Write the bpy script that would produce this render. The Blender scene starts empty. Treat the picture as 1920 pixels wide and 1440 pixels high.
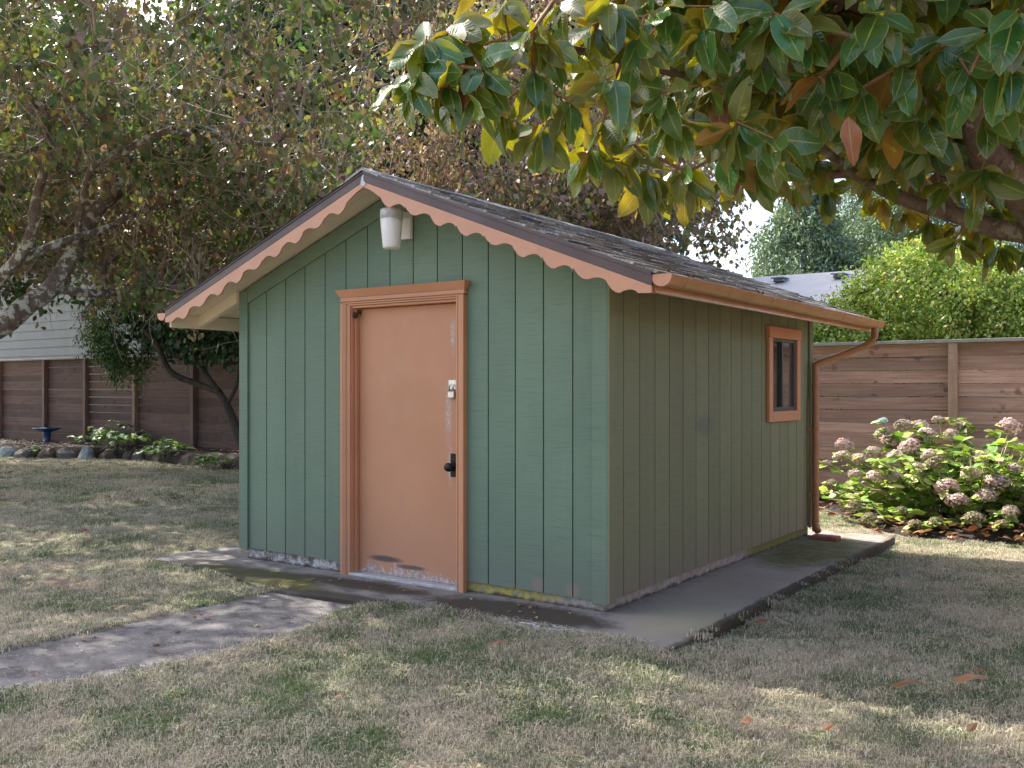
import bpy, bmesh, math, random
import numpy as np
from mathutils import Vector, Matrix, Euler, noise as mnoise
R = math.radians
random.seed(7); rng = np.random.default_rng(7)
scene = bpy.context.scene
COL = scene.collection

# ------------------------------------------------------------------ camera, sky, sun, exposure
cam_data = bpy.data.cameras.new('camera'); cam = bpy.data.objects.new('camera', cam_data); COL.objects.link(cam)
cam.location = (2.694, -4.811, 1.272); cam.rotation_euler = (R(90), 0, 0.6095)
cam_data.sensor_width = 36; cam_data.lens = 33.952; cam_data.shift_y = 0.00524
cam_data.clip_end = 2000; cam_data.clip_start = 0.05
scene.camera = cam
SUN = Vector((-2.6, 0.47, 2.75)).normalized()
world = bpy.data.worlds.new('World'); scene.world = world; world.use_nodes = True
wn = world.node_tree; wn.nodes.clear()
sky = wn.nodes.new('ShaderNodeTexSky'); sky.sky_type = 'NISHITA'; sky.sun_disc = False
sky.sun_elevation = math.asin(SUN.z); sky.sun_rotation = math.atan2(SUN.x, SUN.y)
sky.air_density = 1.0; sky.dust_density = 4.5; sky.ozone_density = 0.5
bg = wn.nodes.new('ShaderNodeBackground'); bg.inputs[1].default_value = 0.135
wo = wn.nodes.new('ShaderNodeOutputWorld')
wn.links.new(sky.outputs[0], bg.inputs[0]); wn.links.new(bg.outputs[0], wo.inputs[0])
sd = bpy.data.lights.new('sun', 'SUN'); sd.energy = 4.3; sd.angle = R(0.53); sd.color = (1, .93, .82)
so = bpy.data.objects.new('sun', sd); COL.objects.link(so)
so.rotation_euler = SUN.to_track_quat('Z', 'Y').to_euler(); so.location = (-10, 2, 20)
scene.view_settings.view_transform = 'Standard'; scene.view_settings.look = 'None'
scene.view_settings.gamma = 1; scene.view_settings.exposure = 1.78
scene.view_settings.use_curve_mapping = False

# ------------------------------------------------------------------ material helpers
class NT:
    def __init__(s, name):
        s.m = bpy.data.materials.new(name); s.m.use_nodes = True
        s.t = s.m.node_tree; s.t.nodes.clear()
        s.out = s.n('ShaderNodeOutputMaterial'); s.p = s.n('ShaderNodeBsdfPrincipled')
        s.l(s.p.outputs[0], s.out.inputs[0])
        s.coord = s.n('ShaderNodeTexCoord').outputs['Object']
    def n(s, t, **k):
        x = s.t.nodes.new(t)
        for a, v in k.items(): setattr(x, a, v)
        return x
    def l(s, a, b): s.t.links.new(a, b)
    def put(s, sock, v):
        if hasattr(v, 'links') or isinstance(v, bpy.types.NodeSocket): s.l(v, sock)
        elif isinstance(v, (tuple, list)) and len(v) == 3 and sock.type == 'RGBA': sock.default_value = (*v, 1)
        else: sock.default_value = v
    def map(s, scale=(1, 1, 1), rot=(0, 0, 0), loc=(0, 0, 0), src=None):
        m = s.n('ShaderNodeMapping'); s.l(src or s.coord, m.inputs[0])
        m.inputs['Scale'].default_value = scale; m.inputs['Rotation'].default_value = rot; m.inputs['Location'].default_value = loc
        return m.outputs[0]
    def noise(s, scale=5, detail=4, rough=.6, vec=None, dist=0, col=False):
        x = s.n('ShaderNodeTexNoise'); s.l(vec if vec is not None else s.coord, x.inputs['Vector'])
        x.inputs['Scale'].default_value = scale; x.inputs['Detail'].default_value = detail
        x.inputs['Roughness'].default_value = rough; x.inputs['Distortion'].default_value = dist
        return x.outputs['Color' if col else 'Fac']
    def ramp(s, fac, a, b, lo=0., hi=1.):
        x = s.n('ShaderNodeMapRange'); x.interpolation_type = 'SMOOTHSTEP'
        s.l(fac, x.inputs[0]); x.inputs[1].default_value = a; x.inputs[2].default_value = b
        x.inputs[3].default_value = lo; x.inputs[4].default_value = hi
        return x.outputs[0]
    def mix(s, fac, a, b, mode='MIX'):
        x = s.n('ShaderNodeMix', data_type='RGBA', blend_type=mode)
        s.put(x.inputs['Factor'], fac); s.put(x.inputs['A'], a); s.put(x.inputs['B'], b)
        return x.outputs['Result']
    def math(s, op, a, b=0., clamp=False):
        x = s.n('ShaderNodeMath', operation=op, use_clamp=clamp)
        s.put(x.inputs[0], a); s.put(x.inputs[1], b)
        return x.outputs[0]
    def blob(s, c, r, warp=.15, wscale=4, soft=.35):
        """1 inside an ellipse-ish patch round point c with radii r, noisy edge"""
        w = s.n('ShaderNodeVectorMath', operation='SUBTRACT'); s.l(s.coord, w.inputs[0]); w.inputs[1].default_value = c
        d = s.n('ShaderNodeVectorMath', operation='DIVIDE'); s.l(w.outputs[0], d.inputs[0]); d.inputs[1].default_value = r
        ln = s.n('ShaderNodeVectorMath', operation='LENGTH'); s.l(d.outputs[0], ln.inputs[0])
        nz = s.math('MULTIPLY', s.math('SUBTRACT', s.noise(wscale, 6, .7), .5), warp * 10)
        return s.ramp(s.math('ADD', ln.outputs['Value'], nz), 1 - soft, 1 + soft, 1, 0)
    def bump(s, h, strength=.3, dist=.01):
        b = s.n('ShaderNodeBump'); b.inputs['Strength'].default_value = strength; b.inputs['Distance'].default_value = dist
        s.l(h, b.inputs['Height']); s.l(b.outputs[0], s.p.inputs['Normal'])
    def rnd(s): return s.n('ShaderNodeObjectInfo').outputs['Random']
    def attr(s, name, out='Color'):
        a = s.n('ShaderNodeAttribute', attribute_name=name); return a.outputs[out]
    def base(s, c): s.put(s.p.inputs['Base Color'], c)
    def rough(s, v): s.put(s.p.inputs['Roughness'], v)
    def scale_rgb(s, col, f): return s.mix(1., col, s.comb(f), 'MULTIPLY')
    def comb(s, f):
        c = s.n('ShaderNodeCombineColor')
        for i in range(3): s.put(c.inputs[i], f)
        return c.outputs[0]
M = {}
def simple(name, col, rough=.6, var=.12, scale=12, metal=0., bump=.15, spec=.4):
    m = NT(name); n = m.noise(scale, 5, .65)
    m.base(m.mix(m.ramp(n, .3, .7), tuple(c * (1 - var) for c in col), tuple(min(1, c * (1 + var)) for c in col)))
    m.rough(rough); m.p.inputs['Metallic'].default_value = metal; m.p.inputs['Specular IOR Level'].default_value = spec
    if bump: m.bump(m.noise(scale * 6, 4, .7), bump, .004)
    M[name] = m.m; return m.m

# green rough-sawn siding paint
def siding_mat(name='siding', A=(.132, .202, .146), B=(.162, .236, .170), splash=(.15, .165, .14)):
    m = NT('green_siding_' + name)
    saw = m.noise(1, 3, .6, vec=m.map((5, 5, 150)))            # fine saw marks running across each board
    saw2 = m.noise(1, 4, .7, vec=m.map((2.2, 2.2, 60)))
    big = m.noise(1.3, 4, .6)
    c = m.mix(m.ramp(big, .3, .7), A, B)
    drip = m.noise(1, 4, .7, vec=m.map((9, 9, .7))); c = m.mix(m.math('MULTIPLY', m.ramp(drip, .52, .75), .28), c, tuple(q * 1.25 for q in A))
    fade = m.noise(1, 3, .6, vec=m.map((3, 3, .5), loc=(4, 2, 0))); c = m.mix(m.math('MULTIPLY', m.ramp(fade, .5, .75), .3), c, tuple(q * .72 for q in A))
    c = m.mix(m.math('MULTIPLY', m.ramp(saw, .48, .7), .44), c, (.085, .13, .105))
    c = m.mix(m.math('MULTIPLY', m.ramp(saw2, .55, .8), .18), c, (.19, .275, .225))
    c = m.scale_rgb(c, m.ramp(m.rnd(), 0, 1, .93, 1.05))
    sp = m.noise(38, 2, .5)                                    # small chips in the paint
    c = m.mix(m.ramp(sp, .77, .80), c, (.34, .33, .30))
    # dirt splash near the ground and two bare knocks in the front boards
    sx = m.n('ShaderNodeSeparateXYZ'); m.l(m.coord, sx.inputs[0])
    low = m.ramp(m.math('ADD', sx.outputs[2], m.math('MULTIPLY', m.noise(5, 5), .25)), .15, .62, .6, 0)
    c = m.mix(low, c, splash)
    for p in ((-.47, -.01, .105), (-.235, -.01, .105)):
        c = m.mix(m.blob(p, (.045, .1, .04), .06, 30, .2), c, (.22, .19, .16))
    c = m.mix(m.math('MULTIPLY', m.blob((.0, 1.35, 1.02), (.1, .16, .07), .16, 14, .5), .55), c, (.10, .125, .11))
    m.base(c); m.rough(m.ramp(big, .2, .8, .52, .68)); m.p.inputs['Specular IOR Level'].default_value = .35
    h = m.math('ADD', saw, m.math('MULTIPLY', saw2, .6)); m.bump(h, .6, .003)
    M[name] = m.m
siding_mat(); siding_mat('siding_warmed', (.165, .190, .108), (.192, .216, .128), (.20, .18, .15))  # side wall copy: warm bounce light put into the paint as olive

def peach_mat(name, door=False):
    m = NT(name)
    big = m.noise(1.7, 5, .6); c = m.mix(m.ramp(big, .3, .7), (.47, .218, .118), (.53, .255, .142))
    fine = m.noise(1, 4, .6, vec=m.map((40, 40, 3)))
    c = m.mix(m.math('MULTIPLY', m.ramp(fine, .5, .8), .18), c, (.40, .20, .12))
    if door:
        st = m.noise(1, 5, .7, vec=m.map((9, 9, 2.2)))
        c = m.mix(m.math('MULTIPLY', m.ramp(st, .56, .74), .45), c, (.40, .225, .165))
        sx = m.n('ShaderNodeSeparateXYZ'); m.l(m.coord, sx.inputs[0])
        # peeled strip at the foot, with teeth reaching up
        edge = m.math('ADD', .030, m.math('MULTIPLY', m.ramp(m.noise(1, 5, .8, vec=m.map((20, 20, 3))), .36, .72), .095))
        peel = m.math('LESS_THAN', sx.outputs[2], edge)
        c = m.mix(peel, c, m.mix(m.ramp(m.noise(45, 4, .8), .4, .6), (.26, .20, .19), (.56, .52, .53)))
        low = m.ramp(sx.outputs[2], .05, .7, .35, 0); c = m.mix(low, c, (.36, .19, .13))
        c = m.mix(m.blob((-1.75, .06, .125), (.14, .1, .02), .05, 12, .4), c, (.10, .075, .075))
        c = m.mix(m.blob((-1.52, .06, .09), (.12, .1, .014), .05, 12, .4), c, (.12, .09, .08))
        for p, r in (((-1.205, .06, 1.12), (.025, .1, .16)), ((-1.19, .06, .78), (.02, .1, .13)), ((-1.17, .06, 1.62), (.02, .1, .1))):
            b = m.math('MULTIPLY', m.blob(p, r, .22, 30, .6), .5); c = m.mix(b, c, (.46, .36, .34))
            b = m.math('MULTIPLY', m.blob(p, tuple(q * .7 for q in r), .3, 60, .15), m.ramp(m.noise(90, 3), .54, .6)); c = m.mix(b, c, (.56, .52, .52))
        for p in ((-1.76, .06, 1.36), (-1.7, .06, 1.1), (-1.55, .06, 1.15), (-1.62, .06, 1.42)):
            c = m.mix(m.math('MULTIPLY', m.blob(p, (.03, .1, .05), .3, 40, .6), .14), c, (.44, .34, .30))
    else:
        sx = m.n('ShaderNodeSeparateXYZ'); m.l(m.coord, sx.inputs[0])
        low = m.math('MULTIPLY', m.ramp(sx.outputs[2], .0, .4, 1, 0), m.ramp(m.noise(30, 5, .7), .5, .62))
        c = m.mix(low, c, (.30, .25, .22))
        c = m.mix(m.ramp(m.noise(70, 2), .76, .8), c, (.70, .66, .62))
    m.base(c); m.rough(m.ramp(big, .2, .8, .42, .56)); m.bump(m.noise(1, 4, .7, vec=m.map((60, 60, 8))), .22, .002)
    M[name] = m.m
peach_mat('peach_trim'); peach_mat('peach_door', True)
simple('pink_scallop', (.56, .30, .205), .5, .07, 3, bump=.08)
simple('fascia_brown', (.095, .068, .075), .42, .14, 5, bump=.1)
simple('cream_soffit', (.74, .66, .52), .6, .05, 4)
simple('gutter_paint', (.42, .215, .10), .3, .1, 6, bump=.05, spec=.6)
simple('pipe_paint', (.32, .155, .075), .35, .14, 8, bump=.05, spec=.5)
simple('white_lamp', (.80, .80, .80), .35, .03, 20, bump=.03)
simple('grey_lamp', (.52, .52, .55), .45, .16, 30)
simple('black_metal', (.02, .02, .022), .3, .2, 20, metal=.6)
simple('zinc', (.62, .65, .68), .28, .2, 40, metal=.9)
simple('rust', (.06, .035, .025), .8, .4, 40)
simple('alu_dark', (.10, .105, .11), .45, .1, 20, metal=.5)
simple('threshold_metal', (.50, .52, .56), .4, .2, 20, metal=.4)
simple('interior', (.03, .03, .03), .9, .1)
simple('brick', (.30, .10, .08), .85, .25, 40)
simple('blue_glaze', (.03, .09, .20), .25, .2, 10)
simple('roof_light', (.56, .53, .52), .9, .06, 2.5)
simple('vent_grey', (.22, .24, .26), .6, .1)
simple('stump', (.20, .15, .10), .9, .3, 20)
simple('cap_grey', (.30, .29, .28), .8, .15, 6)

def glass_mat(name, refl=.0, col=(.015, .018, .02)):
    m = NT(name); m.base(m.mix(m.ramp(m.noise(3, 3), .35, .7), col, tuple(c * 1.6 for c in col)))
    m.rough(.06); m.p.inputs['Specular IOR Level'].default_value = .9; m.p.inputs['Coat Weight'].default_value = refl
    M[name] = m.m
glass_mat('glass_dark', 0); glass_mat('glass_bright', 1., (.06, .055, .055))

def wood_mat(name, a, b, dark, streak=(.7, 9, 9)):
    m = NT(name)
    off = m.n('ShaderNodeVectorMath', operation='ADD'); m.l(m.coord, off.inputs[0])
    cc = m.n('ShaderNodeCombineXYZ'); r = m.rnd(); m.l(m.math('MULTIPLY', r, 37.), cc.inputs[0]); m.l(m.math('MULTIPLY', r, 11.), cc.inputs[2])
    m.l(cc.outputs[0], off.inputs[1]); v = off.outputs[0]
    g = m.noise(1, 6, .65, vec=m.map((streak[0] * 2, streak[1] * 2, streak[2] * 4), src=v), dist=.6)
    c = m.mix(m.ramp(g, .3, .72), a, b)
    k = m.noise(5, 3, .5, vec=m.map((1, 1, 1.6), src=v)); c = m.mix(m.math('MULTIPLY', m.ramp(k, .63, .72), .75), c, dark)   # knots
    c = m.scale_rgb(c, m.ramp(r, 0, 1, .62, 1.2))
    st = m.noise(1, 5, .75, vec=m.map((1.1, 30, 30), src=v)); c = m.mix(m.math('MULTIPLY', m.ramp(st, .5, .72), .5), c, dark)
    c = m.mix(m.math('MULTIPLY', m.ramp(m.noise(1.6, 4, .7, vec=v), .52, .72), .4), c, tuple(.6 * q + .1 for q in a))
    m.base(c); m.rough(.75); m.bump(g, .3, .004); M[name] = m.m
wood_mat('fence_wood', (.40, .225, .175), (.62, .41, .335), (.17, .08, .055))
wood_mat('fence_wood_shaded', (.10, .05, .042), (.165, .092, .075), (.045, .024, .02))  # left fence boards: deep shade put into the wood colour
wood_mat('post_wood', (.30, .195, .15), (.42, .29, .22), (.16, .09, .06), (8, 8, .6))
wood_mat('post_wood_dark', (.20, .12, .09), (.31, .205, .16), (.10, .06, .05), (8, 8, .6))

def lap_mat():
    m = NT('lap_siding'); m.base(m.mix(m.ramp(m.noise(2), .3, .7), (.17, .19, .198), (.20, .222, .23))); m.rough(.6); M['lap'] = m.m  # pale grey siding, darkened in colour for the shade of the trees
lap_mat()

def shingle_mat():
    m = NT('shingle'); r = m.rnd()
    n = m.noise(130, 3, .7); w = m.noise(7, 5, .7)
    c = m.mix(m.ramp(n, .35, .65), (.13, .13, .135), (.38, .38, .385))
    c = m.mix(m.math('MULTIPLY', m.ramp(w, .5, .68), .4), c, (.19, .18, .165))
    c = m.scale_rgb(c, m.ramp(r, 0, 1, .55, 1.5)); m.base(c); m.rough(.95); m.bump(n, .6, .004)
    m.p.inputs['Specular IOR Level'].default_value = .2
    M['shingle'] = m.m
shingle_mat()

def concrete_mat(name, a, b):
    m = NT(name)
    big = m.noise(1.6, 6, .65); fine = m.noise(34, 5, .8); mid = m.noise(7, 7, .75)
    c = m.mix(m.ramp(big, .3, .7), a, b)
    c = m.mix(m.math('MULTIPLY', m.ramp(mid, .47, .62), .75), c, tuple(x * .42 for x in a))
    c = m.mix(m.math('MULTIPLY', m.ramp(fine, .56, .68), .6), c, tuple(x * .35 for x in a))
    c = m.mix(m.math('MULTIPLY', m.ramp(m.noise(60, 2), .62, .68), .6), c, (.42, .40, .39))
    if name == 'pad_concrete':
        soil = (.050, .038, .028); moss = (.060, .065, .018); ymoss = (.17, .16, .03)
        c = m.mix(m.blob((.36, 1.3, 0), (.34, 2.3, 1), .05, 2, .35), c, m.mix(m.ramp(big, .3, .7), (.27, .232, .20), (.33, .29, .255)))
        c = m.mix(m.math('MULTIPLY', m.blob((.42, .1, 0), (.22, .35, 1), .08, 3, .6), .6), c, (.33, .31, .20))
        c = m.mix(m.blob((-.45, -.26, 0), (.62, .2, 1), .10, 6, .25), c, m.mix(mid, (.03, .022, .017), (.08, .06, .047)))
        c = m.mix(m.blob((-1.75, -.22, 0), (.6, .12, 1), .12, 6, .3), c, m.mix(mid, (.03, .022, .017), (.07, .055, .04)))
        c = m.mix(m.blob((-2.6, -.42, 0), (.75, .22, 1), .10, 5, .3), c, m.mix(mid, moss, (.035, .035, .02)))
        c = m.mix(m.blob((-2.08, -.52, 0), (.26, .14, 1), .10, 7, .3), c, m.mix(m.noise(60), moss, ymoss))
        c = m.mix(m.blob((.3, 2.8, 0), (.33, .8, 1), .14, 5, .35), c, m.mix(m.ramp(mid, .35, .65), moss, (.15, .135, .05)))
        c = m.mix(m.blob((-1.2, -.58, 0), (.9, .12, 1), .1, 7, .3), c, m.mix(mid, (.035, .027, .02), (.09, .075, .06)))
        c = m.mix(m.math('MULTIPLY', m.blob((-.15, -.47, 0), (.28, .07, 1), .05, 8, .4), m.ramp(m.noise(34, 3), .5, .56)), c, (.62, .62, .64))
        c = m.mix(m.blob((.63, 1.6, 0), (.05, 2.4, 1), .12, 8, .3), c, (.06, .05, .035))
    m.base(c); m.rough(.92); m.bump(m.math('ADD', fine, mid), .6, .006); M[name] = m.m
concrete_mat('pad_concrete', (.19, .175, .165), (.26, .245, .235)); concrete_mat('path_concrete', (.125, .118, .12), (.185, .172, .172))

def foundation_mat():
    m = NT('foundation'); n = m.noise(22, 6, .75)
    c = m.mix(m.ramp(n, .35, .65), (.24, .225, .205), (.40, .38, .355))
    sx = m.n('ShaderNodeSeparateXYZ'); m.l(m.coord, sx.inputs[0])
    c = m.mix(m.blob((-.75, 0, .05), (.42, .3, .1), .12, 9, .3), c, m.mix(m.ramp(m.noise(34, 5), .35, .65), (.46, .38, .08), (.27, .25, .17)))
    c = m.mix(m.blob((-2.65, 0, .05), (.6, .3, .1), .1, 6, .4), c, m.mix(m.ramp(n, .4, .6), (.14, .12, .10), (.52, .51, .52)))
    c = m.mix(m.blob((0, 2.9, .05), (.3, .75, .12), .1, 6, .3), c, m.mix(m.noise(30), (.20, .20, .06), (.12, .14, .05)))
    low = m.ramp(m.math('ADD', sx.outputs[2], m.math('MULTIPLY', m.noise(16, 5), .07)), .035, .062, 1, 0)
    c = m.mix(m.math('MULTIPLY', low, .9), c, (.045, .032, .022)); m.base(c); m.rough(.95); m.bump(n, .9, .012); M['foundation'] = m.m
foundation_mat()

def ground_mat(name, kind):
    m = NT(name); n = m.noise(1.1, 6, .65); f = m.noise(60, 4, .8)
    if kind == 'lawn':
        c = m.mix(m.ramp(n, .35, .65), (.12, .12, .065), (.22, .19, .14)); c = m.mix(m.ramp(f, .4, .7), c, (.28, .24, .175))
        c = m.mix(m.blob((-3.5, -1.25, 0), (.32, .16, 1), .1, 3), c, (.22, .16, .12))
        sx = m.n('ShaderNodeSeparateXYZ'); m.l(m.coord, sx.inputs[0])
        dx = m.math('ABSOLUTE', m.math('SUBTRACT', sx.outputs[0], m.math('ADD', .724, m.math('MULTIPLY', sx.outputs[1], .12))))
        tr = m.math('MULTIPLY', m.ramp(m.math('ADD', dx, m.math('MULTIPLY', m.noise(9, 4), .03)), .035, .06, 1, 0), m.ramp(m.math('ABSOLUTE', m.math('SUBTRACT', sx.outputs[1], 2.15)), .85, 1.05, 1, 0))
        c = m.mix(tr, c, (.035, .027, .02))
    elif kind == 'soil':
        c = m.mix(m.ramp(f, .35, .7), (.014, .010, .008), (.045, .032, .024))
    m.base(c); m.rough(.98); m.bump(f, .8, .02); M[name] = m.m
ground_mat('lawn_base', 'lawn'); ground_mat('bed_soil', 'soil')

def grass_mat():
    m = NT('grass_blade')
    loc = m.n('ShaderNodeObjectInfo').outputs['Location']
    tip = m.attr('tint', 'Fac')
    n1 = m.noise(1.15, 4, .62, vec=loc); n2 = m.noise(6, 3, .6, vec=loc)
    k = m.math('ADD', m.math('MULTIPLY', m.math('SUBTRACT', n1, .5), 4.6), m.math('MULTIPLY', m.math('SUBTRACT', n2, .5), 3.2))
    k = m.math('ADD', k, m.math('MULTIPLY', m.math('SUBTRACT', tip, .5), 1.5))
    gf = m.ramp(k, -.78, .34)                                  # 0 green, 1 straw
    green = m.mix(m.ramp(tip, 0, 1), (.09, .155, .055), (.18, .255, .10))
    straw = m.mix(m.ramp(tip, 0, 1), (.40, .345, .265), (.74, .66, .52))
    m.base(m.mix(gf, green, straw)); m.rough(.6); m.p.inputs['Specular IOR Level'].default_value = .3
    tr = m.n('ShaderNodeBsdfTranslucent'); m.l(m.p.inputs['Base Color'].links[0].from_socket, tr.inputs[0])
    ms = m.n('ShaderNodeMixShader'); ms.inputs[0].default_value = .3
    m.l(m.p.outputs[0], ms.inputs[1]); m.l(tr.outputs[0], ms.inputs[2]); m.l(ms.outputs[0], m.out.inputs[0])
    M['grass'] = m.m
grass_mat()

def foliage_mat(name, rough=.55, trans=.35, spec=.3, trgb=(1.3, 1.25, .5)):
    m = NT(name); c = m.attr('tint'); m.base(c); m.rough(rough); m.p.inputs['Specular IOR Level'].default_value = spec
    tr = m.n('ShaderNodeBsdfTranslucent'); m.l(m.mix(1., c, trgb, 'MULTIPLY'), tr.inputs[0])
    ms = m.n('ShaderNodeMixShader'); ms.inputs[0].default_value = trans
    m.l(m.p.outputs[0], ms.inputs[1]); m.l(tr.outputs[0], ms.inputs[2]); m.l(ms.outputs[0], m.out.inputs[0]); M[name] = m.m
foliage_mat('foliage', .5, .3, .35, (1.1, 1.2, .5)); foliage_mat('foliage_glossy', .3, .2, .6); foliage_mat('foliage_conifer', .7, .15, .2)
foliage_mat('petal', .8, .25, .1, (1, 1, 1)); foliage_mat('litter', .8, .2, .15, (1, .8, .5))

def bark_mat(name, a, b, lichen=0., lc=(.42, .42, .36)):
    m = NT(name); n = m.noise(14, 6, .7, vec=m.map((1, 1, .4)))
    c = m.mix(m.ramp(n, .3, .7), a, b)
    if lichen: c = m.mix(m.math('MULTIPLY', m.ramp(m.noise(9, 5, .7), .6 - lichen * .2, .66 - lichen * .2), .9), c, lc)
    m.base(c); m.rough(.9); m.bump(n, .9, .02); M[name] = m.m
bark_mat('dogwood_bark', (.075, .05, .04), (.17, .125, .10), .45); bark_mat('twig_bark', (.24, .20, .165), (.42, .36, .29), 0)
bark_mat('magnolia_bark', (.085, .06, .045), (.20, .145, .105), .25, (.26, .23, .18)); bark_mat('dark_bark', (.035, .028, .022), (.09, .07, .055), 0)
bark_mat('magnolia_twig', (.24, .12, .07), (.36, .22, .12), 0)

def magleaf_mat(name, top=(.016, .088, .024), back=(.30, .13, .03), trc=(.74, .68, .02), trans=.22, rough=.15):
    m = NT(name)
    uv = m.n('ShaderNodeUVMap'); uv.uv_map = 'leaf'; sx = m.n('ShaderNodeSeparateXYZ'); m.l(uv.outputs[0], sx.inputs[0])
    ac = m.math('ABSOLUTE', sx.outputs[0]); al = sx.outputs[1]
    r = m.rnd()
    t = m.mix(m.ramp(r, 0, 1), tuple(q * .75 for q in top), tuple(min(1, q * 1.55) for q in top))
    t = m.mix(m.math('MULTIPLY', m.ramp(m.noise(6, 4, .6), .45, .7), .35), t, tuple(q * 1.5 for q in top))
    wave = m.math('SINE', m.math('MULTIPLY', m.math('SUBTRACT', al, m.math('MULTIPLY', ac, .16)), 75.))
    t = m.mix(m.math('MULTIPLY', m.ramp(wave, .75, 1), .28), t, (.10, .18, .07))
    t = m.mix(m.ramp(ac, .035, .06, 1, 0), t, (.26, .30, .09))
    t = m.mix(m.ramp(ac, .93, .99), t, (.30, .28, .10))
    bk = m.mix(m.ramp(r, 0, 1), back, (.16, .135, .04)); bk = m.mix(m.ramp(ac, .04, .08, 1, 0), bk, (.30, .22, .08))
    geo = m.n('ShaderNodeNewGeometry')
    c = m.mix(geo.outputs['Backfacing'], t, bk); m.base(c)
    m.rough(m.math('ADD', rough, m.math('MULTIPLY', geo.outputs['Backfacing'], .45)))
    m.p.inputs['Specular IOR Level'].default_value = .6
    m.bump(m.math('MULTIPLY', wave, .5), .25, .002)
    tr = m.n('ShaderNodeBsdfTranslucent')
    m.l(m.mix(m.math('MULTIPLY', m.ramp(wave, .6, 1), .35), trc, tuple(q * .5 for q in trc)), tr.inputs[0])
    ms = m.n('ShaderNodeMixShader'); ms.inputs[0].default_value = trans
    m.l(m.p.outputs[0], ms.inputs[1]); m.l(tr.outputs[0], ms.inputs[2]); m.l(ms.outputs[0], m.out.inputs[0]); M[name] = m.m
magleaf_mat('magnolia_leaf')
magleaf_mat('magnolia_leaf_olive', (.085, .11, .03), (.26, .15, .04), (.60, .45, .03), .24, .28)
magleaf_mat('magnolia_leaf_dead', (.19, .07, .035), (.20, .085, .045), (.35, .10, .03), .10, .6)

# ------------------------------------------------------------------ object helpers
def tag(o, label=None, cat=None, group=None, kind=None):
    if label: o['label'] = label
    if cat: o['category'] = cat
    if group: o['group'] = group
    if kind: o['kind'] = kind
    return o
def empty(name, loc, label, cat, group=None):
    o = bpy.data.objects.new(name, None); COL.objects.link(o); o.location = loc; o.empty_display_size = .1
    return tag(o, label, cat, group)
def attach(o, parent):
    if parent is not None:
        o.parent = parent; q = parent; t = Matrix.Identity(4)
        while q is not None: t = Matrix.Translation(q.location) @ t if q.type == 'EMPTY' else t; q = q.parent
        o.matrix_parent_inverse = t.inverted() if parent.type == 'EMPTY' else Matrix.Identity(4)
    return o
def link(name, me, mat, parent=None, smooth=False):
    if mat is not None and not me.materials: me.materials.append(M[mat] if isinstance(mat, str) else mat)
    o = bpy.data.objects.new(name, me); COL.objects.link(o); attach(o, parent)
    if smooth: me.polygons.foreach_set('use_smooth', [True] * len(me.polygons))
    return o
def poly(name, verts, faces, mat, parent=None, smooth=False):
    me = bpy.data.meshes.new(name); me.from_pydata([tuple(v) for v in verts], [], faces); me.update()
    return link(name, me, mat, parent, smooth)
def npmesh(name, V, Fc, mat, parent=None, tint=None, smooth=False, uv=None, mats=None):
    """V (n,3), Fc (m,k) equal-sided faces; tint per vertex rgb"""
    me = bpy.data.meshes.new(name); V = np.asarray(V, dtype=np.float32); Fc = np.asarray(Fc, dtype=np.int32)
    k = Fc.shape[1]; me.vertices.add(len(V)); me.vertices.foreach_set('co', V.ravel())
    me.loops.add(Fc.size); me.loops.foreach_set('vertex_index', Fc.ravel())
    me.polygons.add(len(Fc)); me.polygons.foreach_set('loop_start', np.arange(0, Fc.size, k, dtype=np.int32))
    me.polygons.foreach_set('loop_total', np.full(len(Fc), k, dtype=np.int32)); me.update(calc_edges=True)
    if tint is not None:
        a = me.attributes.new('tint', 'FLOAT_COLOR', 'POINT'); t = np.ones((len(V), 4), np.float32); t[:, :3] = tint
        a.data.foreach_set('color', t.ravel())
    if uv is not None:
        l = me.uv_layers.new(name='leaf'); l.data.foreach_set('uv', np.asarray(uv, np.float32)[Fc.ravel()].ravel())
    return link(name, me, mat, parent, smooth)
def bm_obj(name, bm, mat, parent=None, smooth=False):
    me = bpy.data.meshes.new(name); bmesh.ops.recalc_face_normals(bm, faces=bm.faces); bm.to_mesh(me); bm.free()
    return link(name, me, mat, parent, smooth)
def prism(bm, pts, ax, a, b):
    """extrude polygon pts (2D) along axis ax from a to b; 2D axes are the other two in xyz order"""
    def mk(p, t):
        v = [0, 0, 0]; o = [i for i in range(3) if i != ax]; v[o[0]], v[o[1]] = p; v[ax] = t; return v
    A = [bm.verts.new(mk(p, a)) for p in pts]; B = [bm.verts.new(mk(p, b)) for p in pts]; n = len(pts)
    bm.faces.new(A); bm.faces.new(B[::-1])
    for i in range(n): bm.faces.new((A[i], B[i], B[(i + 1) % n], A[(i + 1) % n]))
def box_bm(x0, x1, y0, y1, z0, z1, bev=0.):
    bm = bmesh.new(); prism(bm, [(x0, y0), (x1, y0), (x1, y1), (x0, y1)], 2, z0, z1)
    bmesh.ops.recalc_face_normals(bm, faces=bm.faces)
    if bev: bmesh.ops.bevel(bm, geom=list(bm.edges), offset=bev, segments=1, affect='EDGES')
    return bm
def box(name, x0, x1, y0, y1, z0, z1, mat, parent=None, bev=0.): return bm_obj(name, box_bm(x0, x1, y0, y1, z0, z1, bev), mat, parent)
def prism_obj(name, pts, ax, a, b, mat, parent=None, bev=0.):
    bm = bmesh.new(); prism(bm, pts, ax, a, b); bmesh.ops.recalc_face_normals(bm, faces=bm.faces)
    if bev: bmesh.ops.bevel(bm, geom=list(bm.edges), offset=bev, segments=1, affect='EDGES')
    return bm_obj(name, bm, mat, parent)
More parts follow.
